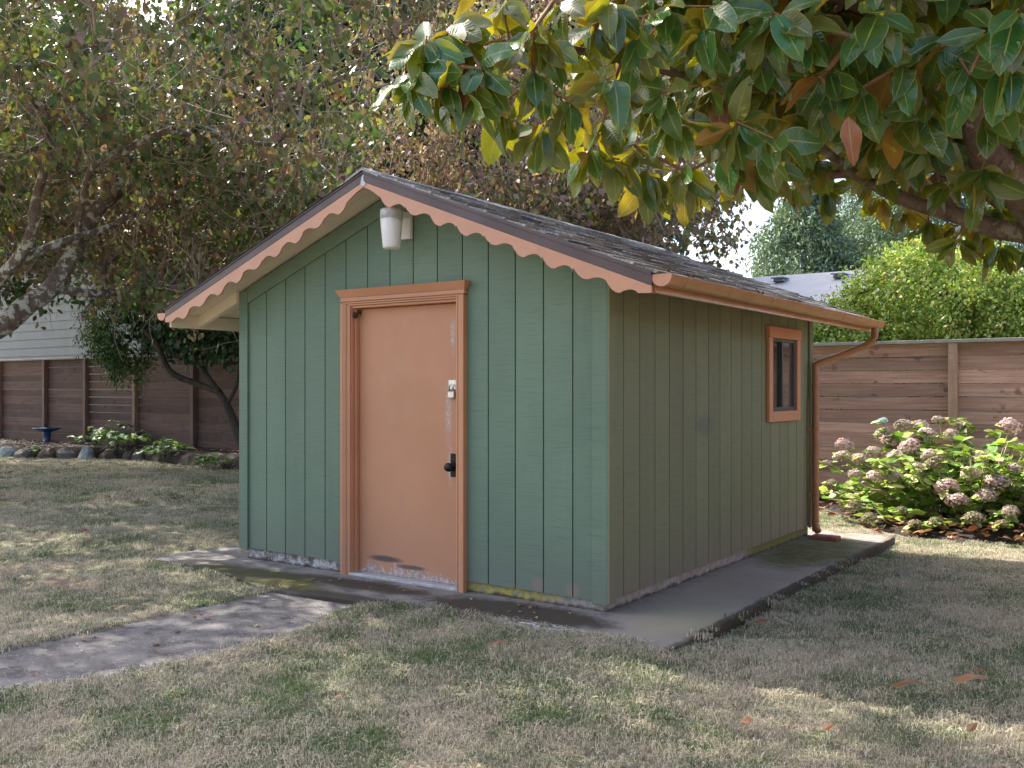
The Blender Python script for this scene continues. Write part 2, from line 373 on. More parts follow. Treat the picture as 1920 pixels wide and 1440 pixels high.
def tube_arrays(path, rad, sides=6):
    path = [Vector(p) for p in path]; V = []; Fq = []
    up = Vector((.3, .2, 1)).normalized()
    for i, p in enumerate(path):
        d = (path[min(i + 1, len(path) - 1)] - path[max(i - 1, 0)]).normalized()
        s = d.cross(up);  s = s.normalized() if s.length > 1e-4 else Vector((1, 0, 0)); t = d.cross(s)
        r = rad[i] if hasattr(rad, '__len__') else rad
        for k in range(sides):
            a = 2 * math.pi * k / sides; V.append(p + (s * math.cos(a) + t * math.sin(a)) * r)
    for i in range(len(path) - 1):
        for k in range(sides):
            a = i * sides + k; b = i * sides + (k + 1) % sides; Fq.append((a, b, b + sides, a + sides))
    return V, Fq
def tube(name, path, rad, mat, parent=None, sides=10, caps=True):
    V, Fq = tube_arrays(path, rad, sides); n = len(V)
    if caps: Fq = Fq + [tuple(range(sides))[::-1], tuple(range(n - sides, n))]
    return poly(name, V, Fq, mat, parent, True)
def lathe(name, prof, c, mat, parent=None, n=20, tilt=None):
    V = []; Fq = []
    for (r, z) in prof:
        for k in range(n):
            a = 2 * math.pi * k / n; v = Vector((r * math.cos(a), r * math.sin(a), z))
            if tilt: v = tilt @ v
            V.append(v + Vector(c))
    for i in range(len(prof) - 1):
        for k in range(n):
            a = i * n + k; b = i * n + (k + 1) % n; Fq.append((a, b, b + n, a + n))
    Fq += [tuple(range(n))[::-1], tuple(range(len(V) - n, len(V)))]
    return poly(name, V, Fq, mat, parent, True)
def spline(P, n=6):
    P = [Vector(p) for p in P]; out = []
    Q = [P[0] * 2 - P[1]] + P + [P[-1] * 2 - P[-2]]
    for i in range(1, len(Q) - 2):
        for k in range(n):
            t = k / n; a, b, c, d = Q[i - 1], Q[i], Q[i + 1], Q[i + 2]
            out.append(.5 * ((2 * b) + (c - a) * t + (2 * a - 5 * b + 4 * c - d) * t * t + (3 * b - a - 3 * c + d) * t ** 3))
    return out + [P[-1]]

# ------------------------------------------------------------------ ground, pad, path
PATH_L, PATH_R = -2.13, -1.22
def bed_front(x):                       # y of the lawn/bed edge at the back left
    return np.interp(x, [-30, -16, -15.15, -14.8, -14.2, -13.5, -12.6, -11.3, -9.5, -6, -3], [4.5, 4.8, 4.75, 4.95, 5.38, 5.75, 5.7, 5.4, 5.15, 5.6, 5.9])
def path_r(y): return float(np.interp(y, [-4, -3, -2.7, -2.3, -1.83, -1.2, -.8, -.6], [-1.62, -1.46, -1.36, -1.19, -1.06, -1.10, -1.20, -1.22]))
def lawn_z(x, y):
    t = min(1, max(0, (x - .15) / .45)) * min(1, max(0, (y + .45) / .7)); base = -.020 - .036 * t * t * (3 - 2 * t)
    z = base + (.004 + .014 * t) * math.sin(x * 1.3 + .5) * math.sin(y * 1.1) + .012 * mnoise.noise(Vector((x * 2, y * 2, 0)))
    d = ((x - (.88 + (y - 1.3) * .12)) / .05) ** 2           # narrow trench beside the pad
    if 1.1 < y < 3.2: z -= .045 * math.exp(-d) * min(1, (y - 1.1) * 2, (3.2 - y) * 2)
    if .60 < x < .70 and -.3 < y < 3.9: z -= .02
    if (-3.66 < x < .57 and -.50 < y < 3.87) or (PATH_L + .05 < x < path_r(y) - .02 and y < -.4): z = -.09
    return z
def make_ground():
    xs = np.concatenate([[-500, -200, -90, -50], np.arange(-32, -4, .5), np.arange(-4, 3.6, .06), np.arange(3.6, 12, .8), [20, 60, 200, 500]])
    ys = np.concatenate([[-500, -200, -60, -20], np.arange(-9, -4, .5), np.arange(-4, 7, .07), np.arange(7, 20, .8), [40, 90, 200, 500]])
    V = [(x, y, lawn_z(x, y)) for y in ys for x in xs]; nx = len(xs)
    Fq = [(j * nx + i, j * nx + i + 1, (j + 1) * nx + i + 1, (j + 1) * nx + i) for j in range(len(ys) - 1) for i in range(nx - 1)]
    o = npmesh('lawn', V, Fq, 'lawn_base', smooth=True); tag(o, 'worn patchy lawn of green and dried straw coloured turf', kind='structure')
make_ground()
def wob(x, y, a=.02, s=5): return a * mnoise.noise(Vector((x * s, y * s, 1.7)))
def slab(name, outline, z0, z1, mat, label, step=.07):
    pts = []
    for i in range(len(outline)):
        a = Vector(outline[i]); b = Vector(outline[(i + 1) % len(outline)]); n = max(1, int((b - a).length / step))
        for k in range(n):
            p = a.lerp(b, k / n); pts.append((p.x + wob(p.x, p.y, .014, 6), p.y + wob(p.y, p.x, .014, 6)))
    return tag(prism_obj(name, pts, 2, z0, z1, mat, None), label, kind='structure')
slab('concrete_pad', [(-3.72, -.40), (-2.75, -.47), (-2.13, -.66), (-1.22, -.585), (-.3, -.56), (.63, -.60), (.63, 3.93), (-3.72, 3.93)], -.13, 0, 'pad_concrete',
     'stained mossy concrete pad running round the foot of the shed')
slab('path', [(PATH_L, -.685), (-2.16, -9), (-1.7, -9)] + [(path_r(y) + .05, y) for y in (-4, -3, -2.7, -2.3, -1.83, -1.2, -.8)] + [(path_r(-.6) + .03, -.63)], -.13, -.012, 'path_concrete', 'weathered grey concrete path leading to the shed door')

# soil beds
def bed(name, xs, yf, yb, ztop, label):
    V = []; nx = len(xs); nj = 9
    for j in range(nj):
        t = j / (nj - 1)
        for x in xs:
            f = yf(x); y = f + (yb - f) * t; rise = min(1, t * 3.5)
            V.append((x, y, -.075 + (ztop + .075) * rise * (2 - rise) + .03 * mnoise.noise(Vector((x * 2.3, y * 2.3, 5)))))
    Fq = [(j * nx + i, j * nx + i + 1, (j + 1) * nx + i + 1, (j + 1) * nx + i) for j in range(nj - 1) for i in range(nx - 1)]
    tag(npmesh(name, V, Fq, 'bed_soil', smooth=True), label, kind='structure')
bed('flower_bed', np.arange(-26, -3, .3), bed_front, 6.56, .17, 'raised dark soil bed along the foot of the back fence')
def hyd_front(x): return np.interp(x, [-1.2, -.5, .2, .9, 1.6, 3.0, 6], [6.2, 5.55, 4.55, 4.35, 4.4, 4.6, 4.8])
bed('hydrangea_bed', np.arange(-1.2, 6, .2), hyd_front, 6.56, .0, 'leaf strewn soil bed under the flowering bush')

# ------------------------------------------------------------------ the shed
SX0, SD = -3.145, 3.61; RX, RZ = -1.59, 2.669
EL, ER = (-3.64, 1.893), (.44, 1.884)      # eave points of the roof top plane
YF, YB = -.32, 3.93
SL, SR = (RZ - EL[1]) / (RX - EL[0]), (RZ - ER[1]) / (ER[0] - RX)
def roof_top(x): return RZ - (RX - x) * SL if x < RX else RZ - (x - RX) * SR
def wall_top(x): return roof_top(x) - .075
shed = empty('garden_shed', (-1.57, 1.8, 0), 'small green timber garden shed with a peach door and scalloped gable trim', 'shed')
prism_obj('foundation', [(SX0 + .03, .02), (-2.036, .02), (-2.036, .14), (SX0 + .15, .14), (SX0 + .15, SD - .13), (-.14, SD - .13), (-.14, .14), (-1.054, .14), (-1.054, .02), (-.02, .02), (-.02, SD - .01), (SX0 + .03, SD - .01)], 2, -.1, .10, 'foundation', shed, .004)
box('sill_slab', -2.034, -1.056, .03, .138, -.1, .008, 'foundation', shed)
box('dark_inside', SX0 + .16, -.15, .145, .16, .0, 1.7, 'interior', shed)
G = .2032; FO = -.234; SO = .186
# front wall boards: each a board with its own edges, groove recessed between
front_edges = [SX0] + [FO - G * k for k in range(14, -1, -1)] + [0.]
front_edges = sorted(set(round(e, 4) for e in front_edges if e >= SX0 - 1e-3))
DX0, DX1, DZ = -2.035, -1.055, 1.845        # rough opening
def zbot(x): return .085 - .025 * (x - SX0) / -SX0
for a, b in zip(front_edges[:-1], front_edges[1:]):
    if b - a < .05: continue
    a2, b2 = a + .0045, b - .0045
    spans = []
    if b2 <= DX0 or a2 >= DX1: spans = [(a2, b2, None)]
    else:
        spans = [(a2, b2, DZ)]
        if a2 < DX0: spans.append((a2, DX0, None, DZ - .0))
        if b2 > DX1: spans.append((DX1, b2, None, DZ - .0))
    bm = bmesh.new()
    for s in spans:
        x0, x1 = s[0], s[1]; z0 = (zbot(x0), zbot(x1)) if s[2] is None else (s[2], s[2])
        if len(s) == 4: pts = [(x0, z0[0]), (x1, z0[1]), (x1, s[3]), (x0, s[3])]
        else:
            pts = [(x0, z0[0]), (x1, z0[1]), (x1, wall_top(x1))] + ([(RX, wall_top(RX))] if x0 < RX < x1 else []) + [(x0, wall_top(x0))]
        prism(bm, pts, 1, 0., .016)
    bm_obj('siding_board', bm, 'siding', shed)
# groove bottoms and the rest of the wall behind the boards
def wall_back(xa, xb):
    return [(xa, .10), (xb, .10), (xb, wall_top(xb) - .01)] + ([(RX, wall_top(RX) - .01)] if xa < RX < xb else []) + [(xa, wall_top(xa) - .01)]
simple('groove_green', (.05, .085, .068), .7, .2, 10)
bm = bmesh.new(); prism(bm, wall_back(SX0 + .02, DX0), 1, .008, .05); prism(bm, wall_back(DX1, -.02), 1, .008, .05)
prism(bm, [(DX0, DZ), (DX1, DZ), (DX1, wall_top(DX1) - .01), (RX, wall_top(RX) - .01), (DX0, wall_top(DX0) - .01)], 1, .008, .05)
bm_obj('front_wall_backing', bm, 'groove_green', shed)
ztopside = wall_top(0.)
side_edges = [0.0] + [SO + G * k for k in range(0, 17)] + [SD]
WY0, WY1, WZ0, WZ1 = 2.60, 3.17, 1.10, 1.68      # window opening
def cutboxes(a, b, z0, z1):
    if b <= WY0 or a >= WY1: return [(a, b, z0, z1)]
    o = [(a, b, z0, WZ0), (a, b, WZ1, z1)]
    if a < WY0: o.append((a, WY0, WZ0, WZ1))
    if b > WY1: o.append((WY1, b, WZ0, WZ1))
    return o
for a, b in zip(side_edges[:-1], side_edges[1:]):
    if b - a < .03: continue
    cb = cutboxes(a + .0045, b - .0045, .068 + .012 * a / SD, ztopside)
    for grp in ([cb] if len(cb) != 2 else [[c] for c in cb]):
        bm = bmesh.new()
        for (p, q, z0, z1) in grp: prism(bm, [(-.016, p), (0, p), (0, q), (-.016, q)], 2, z0, z1)
        bm_obj('siding_board', bm, 'siding_warmed', shed)
bm = bmesh.new()
for (p, q, z0, z1) in cutboxes(.02, SD - .02, .10, ztopside): prism(bm, [(-.05, p), (-.008, p), (-.008, q), (-.05, q)], 2, z0, z1)
bm_obj('side_wall_backing', bm, 'groove_green', shed)
# left and back walls, same grooved boards
for k in range(18):
    a, b = k * .2005 + .0045, (k + 1) * .2005 - .0045
    box('siding_board', SX0, SX0 + .016, a, b, .08, wall_top(SX0), 'siding', shed)
for k in range(15):
    a = SX0 + .02 + k * .2065; b = a + .198
    prism_obj('siding_board', [(a, .08), (b, .08), (b, wall_top(b)), (a, wall_top(a))], 1, SD - .016, SD, 'siding', shed)
box('side_wall_backing', SX0 + .008, SX0 + .05, .02, SD - .02, .10, wall_top(SX0) - .01, 'groove_green', shed)
box('back_wall_backing', SX0 + .05, -.05, SD - .05, SD - .017, .10, 1.75, 'groove_green', shed)
# corner boards (project 18 mm)
prism_obj('corner_board', [(SX0 - .018, -.018), (SX0 + .075, -.018), (SX0 + .075, -.002), (SX0 - .001, -.002), (SX0 - .001, .07), (SX0 - .018, .07)], 2, .072, wall_top(SX0) - .0, 'siding', shed, .002)
prism_obj('corner_board', [(-.095, -.016), (.002, -.016), (.002, -.0015), (-.095, -.0015)], 2, .042, wall_top(0) + .0, 'siding', shed, .002)
prism_obj('corner_board', [(.0025, -.016), (.018, -.016), (.018, .06), (.0025, .06)], 2, .05, wall_top(0) + .0, 'siding_warmed', shed, .002)
prism_obj('corner_board', [(.0015, SD - .07), (.018, SD - .07), (.018, SD + .012), (.0015, SD + .012)], 2, .07, ztopside, 'siding_warmed', shed, .002)
box('frieze_board', .0015, .016, .062, SD - .072, ztopside - .075, ztopside, 'siding_warmed', shed, .002)
# sloping frieze boards under the gable
x0, x1 = SX0 + .078, RX
prism_obj('gable_frieze_board', [(x0, wall_top(x0) - .115), (x1, wall_top(x1) - .115), (x1, wall_top(x1) - .002), (x0, wall_top(x0) - .002)], 1, -.016, -.0015, 'siding', shed, .0015)
x0, x1 = RX + .002, -.098
prism_obj('gable_frieze_board', [(x0, wall_top(x0) - .115), (x1, wall_top(x1) - .115), (x1, wall_top(x1) - .002), (x0, wall_top(x0) - .002)], 1, -.016, -.0015, 'siding', shed, .0015)
# shadow gap strip below the frieze is real: boards are recessed 16 mm behind it

# roof deck (cream underside), both slopes
def slope_pts(x0, x1, dz0, dz1):
    return [(x0, roof_top(x0) - dz0), (x1, roof_top(x1) - dz0), (x1, roof_top(x1) - dz1), (x0, roof_top(x0) - dz1)]
prism_obj('roof_deck', slope_pts(EL[0], RX, .018, .05), 1, YF + .012, YB - .01, 'cream_soffit', shed)
prism_obj('roof_deck', slope_pts(RX + .001, ER[0], .018, .05), 1, YF + .012, YB - .01, 'cream_soffit', shed)
# soffit boards under the front overhang, joints visible
for (xa, xb) in ((EL[0] + .03, RX - .002), (RX + .002, ER[0] - .03)):
    for k in range(2):
        y0 = YF + .035 + k * .142
        prism_obj('soffit_board', slope_pts(xa, xb, .0515, .062), 1, y0, y0 + .138, 'cream_soffit', shed)
# eave overhang: rafter tails and eave fascia
for yy in np.linspace(-.0, SD - .04, 7):
    y0 = yy - .042 if yy < .01 else yy
    prism_obj('rafter_tail', slope_pts(EL[0] + .025, SX0 - .022, .0635, .15), 1, y0, y0 + .04, 'cream_soffit', shed)
    if .01 < yy: prism_obj('rafter_tail', slope_pts(.022, ER[0] - .025, .0635, .105), 1, y0, y0 + .04, 'gutter_paint', shed)
box('eave_fascia', EL[0] + .002, EL[0] + .022, YF + .035, YB - .03, EL[1] - .15, EL[1] - .052, 'cream_soffit', shed, .002)
box('eave_fascia', ER[0] - .022, ER[0] + .0, YF + .035, YB - .03, ER[1] - .112, ER[1] - .052, 'gutter_paint', shed, .002)
# dark rake fascia: thin metal drip over brown board
def rake(name, y0, y1, d0, d1, mat, ya=None):
    prism_obj(name, [(EL[0], roof_top(EL[0]) - d0), (RX, RZ - d0), (RX, RZ - d1), (EL[0], roof_top(EL[0]) - d1)], 1, y0, y1, mat, shed, .0015)
    prism_obj(name, [(RX + .0015, RZ - d0), (ER[0], roof_top(ER[0]) - d0), (ER[0], roof_top(ER[0]) - d1), (RX + .0015, RZ - d1)], 1, y0, y1, mat, shed, .0015)
rake('rake_fascia', YF - .006, YF + .010, .012, .078, 'fascia_brown')
rake('rake_fascia', YB - .008, YB + .008, .012, .12, 'fascia_brown')
rake('drip_edge', YF - .014, YF - .0075, .004, .026, 'fascia_brown')
# scalloped trim below it
def scallop(x_from, x_to):
    """depth profile below the roof top along x, cusp-and-lobe pattern, direction-aware"""
    L = abs(x_to - x_from); per = .2015; sgn = 1 if x_to > x_from else -1
    tooth = [(0, .137), (.03, .146), (.09, .160), (.17, .174), (.28, .181), (.40, .178), (.50, .162), (.60, .150), (.70, .140), (.80, .135), (.88, .136), (.95, .143), (.985, .149)]
    plain = [(0, .137), (.06, .148), (.14, .162), (.28, .174), (.42, .170), (.54, .158), (.66, .145), (.78, .136), (.90, .134)]
    bot = [(x_from, roof_top(x_from) - .112), (x_from + sgn * .04, roof_top(x_from + sgn * .04) - .113), (x_from + sgn * .08, roof_top(x_from + sgn * .08) - .120), (x_from + sgn * .12, roof_top(x_from + sgn * .12) - .131)]
    for k in range(12):
        for (t, d) in (tooth if k % 3 != 1 else plain):
            x = x_from + sgn * (.145 + per * (k + t)); rest = L - abs(x - x_from)
            if rest > .01: bot.append((x, roof_top(x) - min(d, .116 + rest * .35)))
    return bot
def scallop_obj(x_from, x_to):
    bot = scallop(x_from, x_to); bot.append((x_to, roof_top(x_to) - .116)); bm = bmesh.new(); V = []
    for (x, z) in bot: V.append([bm.verts.new((x, y, zz)) for (y, zz) in ((YF - .004, z), (YF - .004, roof_top(x) - .0795), (YF + .0105, roof_top(x) - .0795), (YF + .0105, z))])
    for a, b in zip(V[:-1], V[1:]):
        for k in range(4): bm.faces.new((a[k], b[k], b[(k + 1) % 4], a[(k + 1) % 4]))
    bm.faces.new(V[0]); bm.faces.new(V[-1][::-1]); bm_obj('scalloped_trim', bm, 'pink_scallop', shed)
scallop_obj(RX + .001, ER[0] - .003); scallop_obj(RX - .001, EL[0] + .004)
# bare, peeled peak where the two boards meet
o = prism_obj('peeled_joint', [(RX - .022, RZ - .092), (RX - .012, RZ - .05), (RX + .006, RZ - .03), (RX + .004, RZ - .07), (RX + .026, RZ - .092), (RX + .012, RZ - .108), (RX - .014, RZ - .106)], 1, YF - .0085, YF - .0065, 'grey_lamp', shed)
o['label'] = 'bare grey weathered patch at the gable peak'

# shingles: right slope tab by tab, left slope rows, ridge caps
def shingle_rows():
    SLlen = math.hypot(ER[0] - RX, RZ - ER[1]); ux = Vector((ER[0] - RX, 0, ER[1] - RZ)).normalized(); nrm = Vector((-ux.z, 0, ux.x))
    if nrm.z < 0: nrm = -nrm
    rows = 15; ex = (SLlen + .02) / rows; tabs = 17; tw = (YB - YF + .02) / tabs
    me_cache = []
    for v in range(6):
        bm = box_bm(0, ex * 1.12, .004, tw - .004, 0, .010 + .0018 * v)
        for vert in bm.verts:
            if vert.co.x > ex * .9: vert.co.x += random.uniform(-.012, .006); vert.co.z += random.uniform(0, .003)
        me = bpy.data.meshes.new('shingle'); bm.to_mesh(me); bm.free(); me.materials.append(M['shingle']); me_cache.append(me)
    for r in range(rows):
        off = -(r % 2) * tw * .5
        for k in range(tabs + (r % 2)):
            y0 = YF - .01 + off + k * tw
            o = bpy.data.objects.new('shingle', random.choice(me_cache)); COL.objects.link(o)
            p = Vector((RX, y0, RZ - .0185)) + ux * (ex * r) + nrm * .001
            cut0 = max(0, (YF - .012) - y0); sc = 1.
            if cut0 > 0: p.y = YF - .012; sc = (tw - cut0) / tw
            if y0 + tw > YB + .012: sc = (YB + .012 - p.y) / tw
            if sc < .1: bpy.data.objects.remove(o); continue
            tilt = math.atan2(.009, ex)                                  # each row laps the one below
            bx = (ux * math.cos(tilt) + nrm * math.sin(tilt)); bz = (nrm * math.cos(tilt) - ux * math.sin(tilt))
            m = Matrix(((bx.x, 0, bz.x), (0, 1, 0), (bx.z, 0, bz.z))).to_4x4(); m.translation = p
            o.parent = shed; o.matrix_parent_inverse = Matrix.Translation(-shed.location)
            o.matrix_basis = m @ Matrix.Diagonal((1, sc, 1, 1))
shingle_rows()
bm = bmesh.new()
uxl = Vector((EL[0] - RX, 0, EL[1] - RZ)); n = 15
for r in range(n):
    a = uxl * (r / n); b = uxl * ((r + 1.05) / n)
    prism(bm, [(RX + a.x, RZ + a.z - .0175), (RX + b.x, RZ + b.z - .0175), (RX + b.x - .002, RZ + b.z - .002), (RX + a.x, RZ + a.z - .010)], 1, YF - .014, YB + .012)
bm_obj('left_slope_shingles', bm, 'shingle', shed)
for k in range(22):
    y0 = YF - .02 + k * .195; j = random.uniform(0, .003)
    if y0 + .2 > YB + .05: break
    prism_obj('ridge_cap', [(RX - .14, RZ - .14 * SL + .0 + j), (RX, RZ + .009 + j), (RX + .14, RZ - .14 * SR + .0 + j), (RX + .14, RZ - .14 * SR - .012), (RX, RZ - .006), (RX - .14, RZ - .14 * SL - .012)], 1, y0, y0 + .192, 'shingle', shed)

# gutters: open half round channel with end caps, joint sleeves
def gutter(cx, cz, y0, y1, r=.055):
    n = 12; V = []; Fq = []
    ang = [math.pi + math.pi * k / n for k in range(n + 1)]
    prof = [(r * math.cos(a), r * math.sin(a)) for a in ang] + [(r + .006, .004), (r - .004, .007)] + [((r - .004) * math.cos(a), (r - .004) * math.sin(a)) for a in ang[::-1]]
    ys = np.linspace(y0, y1, 12)
    for y in ys:
        dz = .0015 * math.sin(y * 5)
        for p in prof: V.append((cx + p[0], y, cz + p[1] + dz - (y - y0) * .001))
    m = len(prof)
    for i in range(len(ys) - 1):
        for k in range(m):
            Fq.append((i * m + k, (i + 1) * m + k, (i + 1) * m + (k + 1) % m, i * m + (k + 1) % m))
    return poly('gutter', V, Fq, 'gutter_paint', shed, True)
def half_disc(cx, cz, r, y0, y1, mat, name):
    pts = [(cx + r * math.cos(a), cz + r * math.sin(a)) for a in np.linspace(math.pi, 2 * math.pi, 15)] + [(cx + r, cz + .007), (cx - r, cz + .007)]
    return prism_obj(name, pts, 1, y0, y1, mat, g_)
GX, GZ = ER[0] + .052, 1.857
g_ = gutter(GX, GZ, YF + .004, YB - .01)
half_disc(GX, GZ, .0575, YF - .002, YF + .005, 'pink_scallop', 'gutter_end_cap'); half_disc(GX, GZ, .0575, YB - .012, YB - .005, 'pink_scallop', 'gutter_end_cap')
for yj in (1.18, 2.75, -.1, 3.72):
    V = []; Fq = []
    for y in (yj - .022, yj + .022):
        for a in np.linspace(math.pi, 2 * math.pi, 13): V.append((GX + .0585 * math.cos(a), y, GZ + .0585 * math.sin(a)))
        for a in np.linspace(2 * math.pi, math.pi, 13): V.append((GX + .0555 * math.cos(a), y, GZ + .0555 * math.sin(a)))
    Fq = [(k, k + 1, k + 27, k + 26) for k in range(25)] + [(25, 0, 26, 51)] + [tuple(range(26))[::-1], tuple(range(26, 52))]
    poly('gutter_joint', V, Fq, 'gutter_paint', g_, False)
g_ = gutter(EL[0] - .05, EL[1] - .05, YF + .004, YB - .01, .045)
half_disc(EL[0] - .05, EL[1] - .05, .048, YF - .002, YF + .005, 'pink_scallop', 'gutter_end_cap')
# downspout
pth = spline([(GX, 3.80, GZ - .05), (GX, 3.80, GZ - .13), (GX - .03, 3.785, GZ - .185), (.24, 3.68, 1.565), (.085, 3.575, 1.50), (.062, 3.56, 1.46), (.06, 3.555, 1.38), (.06, 3.555, .16), (.068, 3.54, .10), (.10, 3.49, .055)], 5)
ds = tube('downspout', pth, .030, 'pipe_paint', shed, 14)
for z in (1.30, .93, .36): lathe('pipe_joint', [(.0325, -.012), (.034, 0), (.0325, .012)], (.06, 3.555, z), 'pipe_paint', ds, 14)
for z in (.93, .36): box('pipe_strap', .0, .03, 3.50, 3.53, z - .012, z + .012, 'pipe_paint', ds)
tube('cable', [(.012, 3.50, 1.2), (.014, 3.497, .8), (.012, 3.50, .12)], .005, 'pipe_paint', shed, 6)

# door, frame and casing
door = box('door', -2.0, -1.09, .058, .092, .018, 1.825, 'peach_door', shed, .002)
box('door_jamb', DX0, -2.002, -.004, .11, .0, 1.845, 'peach_trim', shed, .002)
box('door_jamb', -1.088, DX1, -.004, .11, .0, 1.845, 'peach_trim', shed, .002)
box('door_head_jamb', -2.001, -1.089, -.004, .11, 1.828, 1.845, 'peach_trim', shed, .002)
box('door_stop', -2.001, -1.988, .022, .056, .01, 1.827, 'peach_trim', shed, .002)
box('door_stop', -1.102, -1.0895, .022, .056, .01, 1.827, 'peach_trim', shed, .002)
box('threshold', -2.02, -1.07, -.022, .10, -.004, .017, 'threshold_metal', shed, .003)
def casing(x_in, x_out, z0, z1):
    s = 1 if x_out > x_in else -1; w = abs(x_out - x_in)
    pts = [(0, -.004), (0, -.018), (.012, -.022), (.016, -.018), (.026, -.018), (.032, -.028), (w * .62, -.034), (w * .78, -.040), (w, -.040), (w, -.002)]
    return prism_obj('door_casing', [(x_in + s * a, b) for a, b in pts], 2, z0, z1, 'peach_trim', shed)
casing(-2.008, -2.078, .0, 1.862); casing(-1.083, -1.008, .0, 1.862)
# head casing flares outwards at the top
for (z0, z1, y, ex) in ((1.845, 1.858, -.018, -.065), (1.8585, 1.872, -.026, -.01), (1.8725, 1.90, -.036, .004)):
    box('head_casing', -2.078 - ex, -1.008 + ex, y, -.002, z0, z1, 'peach_trim', shed, .002)
bm = bmesh.new(); z0, z1 = 1.9005, 1.952
A = [bm.verts.new(v) for v in ((-2.084, -.038, z0), (-1.002, -.038, z0), (-1.002, -.002, z0), (-2.084, -.002, z0))]
B = [bm.verts.new(v) for v in ((-2.108, -.066, z1), (-.978, -.066, z1), (-.978, -.002, z1), (-2.108, -.002, z1))]
bm.faces.new(A); bm.faces.new(B[::-1])
for k in range(4): bm.faces.new((A[k], B[k], B[(k + 1) % 4], A[(k + 1) % 4]))
bm_obj('head_crown', bm, 'peach_trim', shed)
# hardware
ks = lathe('door_knob', [(.030, 0), (.030, .006), (.012, .012), (.012, .03), (.026, .036), (.030, .05), (.026, .062), (.01, .066)], (-1.165, .057, .775), 'black_metal', door, 16, Euler((R(90), 0, 0)).to_matrix())
box('knob_plate', -1.185, -1.145, .052, .057, .71, .86, 'black_metal', door, .003)
box('hasp', -1.20, -1.12, .049, .057, 1.27, 1.335, 'zinc', door, .003)
tube('padlock_shackle', [(-1.178, .035, 1.262), (-1.178, .032, 1.29), (-1.162, .032, 1.305), (-1.146, .032, 1.29), (-1.146, .035, 1.262)], .005, 'zinc', door, 8)
box('padlock', -1.187, -1.137, .024, .046, 1.215, 1.262, 'zinc', door, .005)
box('strike_plate', -1.135, -1.095, .050, .057, .985, 1.02, 'zinc', door, .002)
lathe('alarm_sensor', [(.016, 0), (.022, .01), (.018, .03), (.006, .04)], (-1.985, .02, 1.775), 'rust', shed, 10, Euler((R(70), 0, R(20))).to_matrix())
box('sensor_bracket', -2.001, -1.965, .03, .05, 1.79, 1.815, 'rust', shed, .002)

# window on the side wall
win = box('window_frame', .002, .030, WY0 - .085, WY0 - .003, WZ0 - .085, WZ1 + .0, 'peach_trim', shed, .002)
win.name = 'window_trim'
box('window_trim', .002, .030, WY1 + .003, WY1 + .085, WZ0 - .085, WZ1 + .0, 'peach_trim', shed, .002)
box('window_trim', .002, .030, WY0 - .0025, WY1 + .0025, WZ0 - .085, WZ0 - .002, 'peach_trim', shed, .002)
prism_obj('window_trim', [(WY0 - .087, WZ1 + .001), (WY1 + .087, WZ1 + .001), (WY1 + .10, WZ1 + .088), (WY0 - .10, WZ1 + .088)], 0, .002, .036, 'peach_trim', shed, .002)
wf = box('window', -.045, .012, WY0 - .002, WY0 + .025, WZ0, WZ1, 'alu_dark', shed, .002)
for a in ((WY1 - .025, WY1 + .002, WZ0, WZ1), (WY0 + .026, WY1 - .026, WZ0, WZ0 + .028), (WY0 + .026, WY1 - .026, WZ1 - .025, WZ1)):
    box('window_rail', -.045, .012, a[0], a[1], a[2], a[3], 'alu_dark', wf, .002)
mid = (WY0 + WY1) / 2
box('window_stile', -.03, .006, mid - .016, mid + .016, WZ0 + .029, WZ1 - .026, 'alu_dark', wf, .002)
box('pane', -.022, -.018, WY0 + .0255, mid - .0165, WZ0 + .0285, WZ1 - .0255, 'glass_dark', wf)
box('pane', -.012, -.008, mid + .0165, WY1 - .0255, WZ0 + .0285, WZ1 - .0255, 'glass_bright', wf)
box('window_recess', -.30, -.06, WY0 - .1, WY1 + .1, WZ0 - .1, WZ1 + .05, 'interior', shed)

# wall lamp under the gable
lamp = empty('wall_lamp', (-1.5, 0, 2.3), 'white cylindrical lamp mounted high under the gable peak above the door', 'lamp')
box('wall_plate', -1.535, -1.455, -.03, -.0005, 2.255, 2.425, 'white_lamp', lamp, .004)
box('arm', -1.535, -1.455, -.115, -.0305, 2.385, 2.425, 'white_lamp', lamp, .004)
tl = Euler((R(-3), R(-3), 0)).to_matrix()
lathe('lamp_cap', [(.045, .005), (.070, .0), (.073, -.01), (.0735, -.062)], (-1.495, -.165, 2.425), 'grey_lamp', lamp, 28, tl)
lathe('lamp_shade', [(.0715, -.063), (.070, -.09), (.056, -.245), (.050, -.252), (.01, -.25)], (-1.495, -.165, 2.425), 'white_lamp', lamp, 28, tl)

# splash brick beside the downspout
tag(box('splash_brick', .08, .30, 3.36, 3.48, .001, .035, 'brick', None, .006), 'low red brick lying under the downspout on the pad', 'brick')

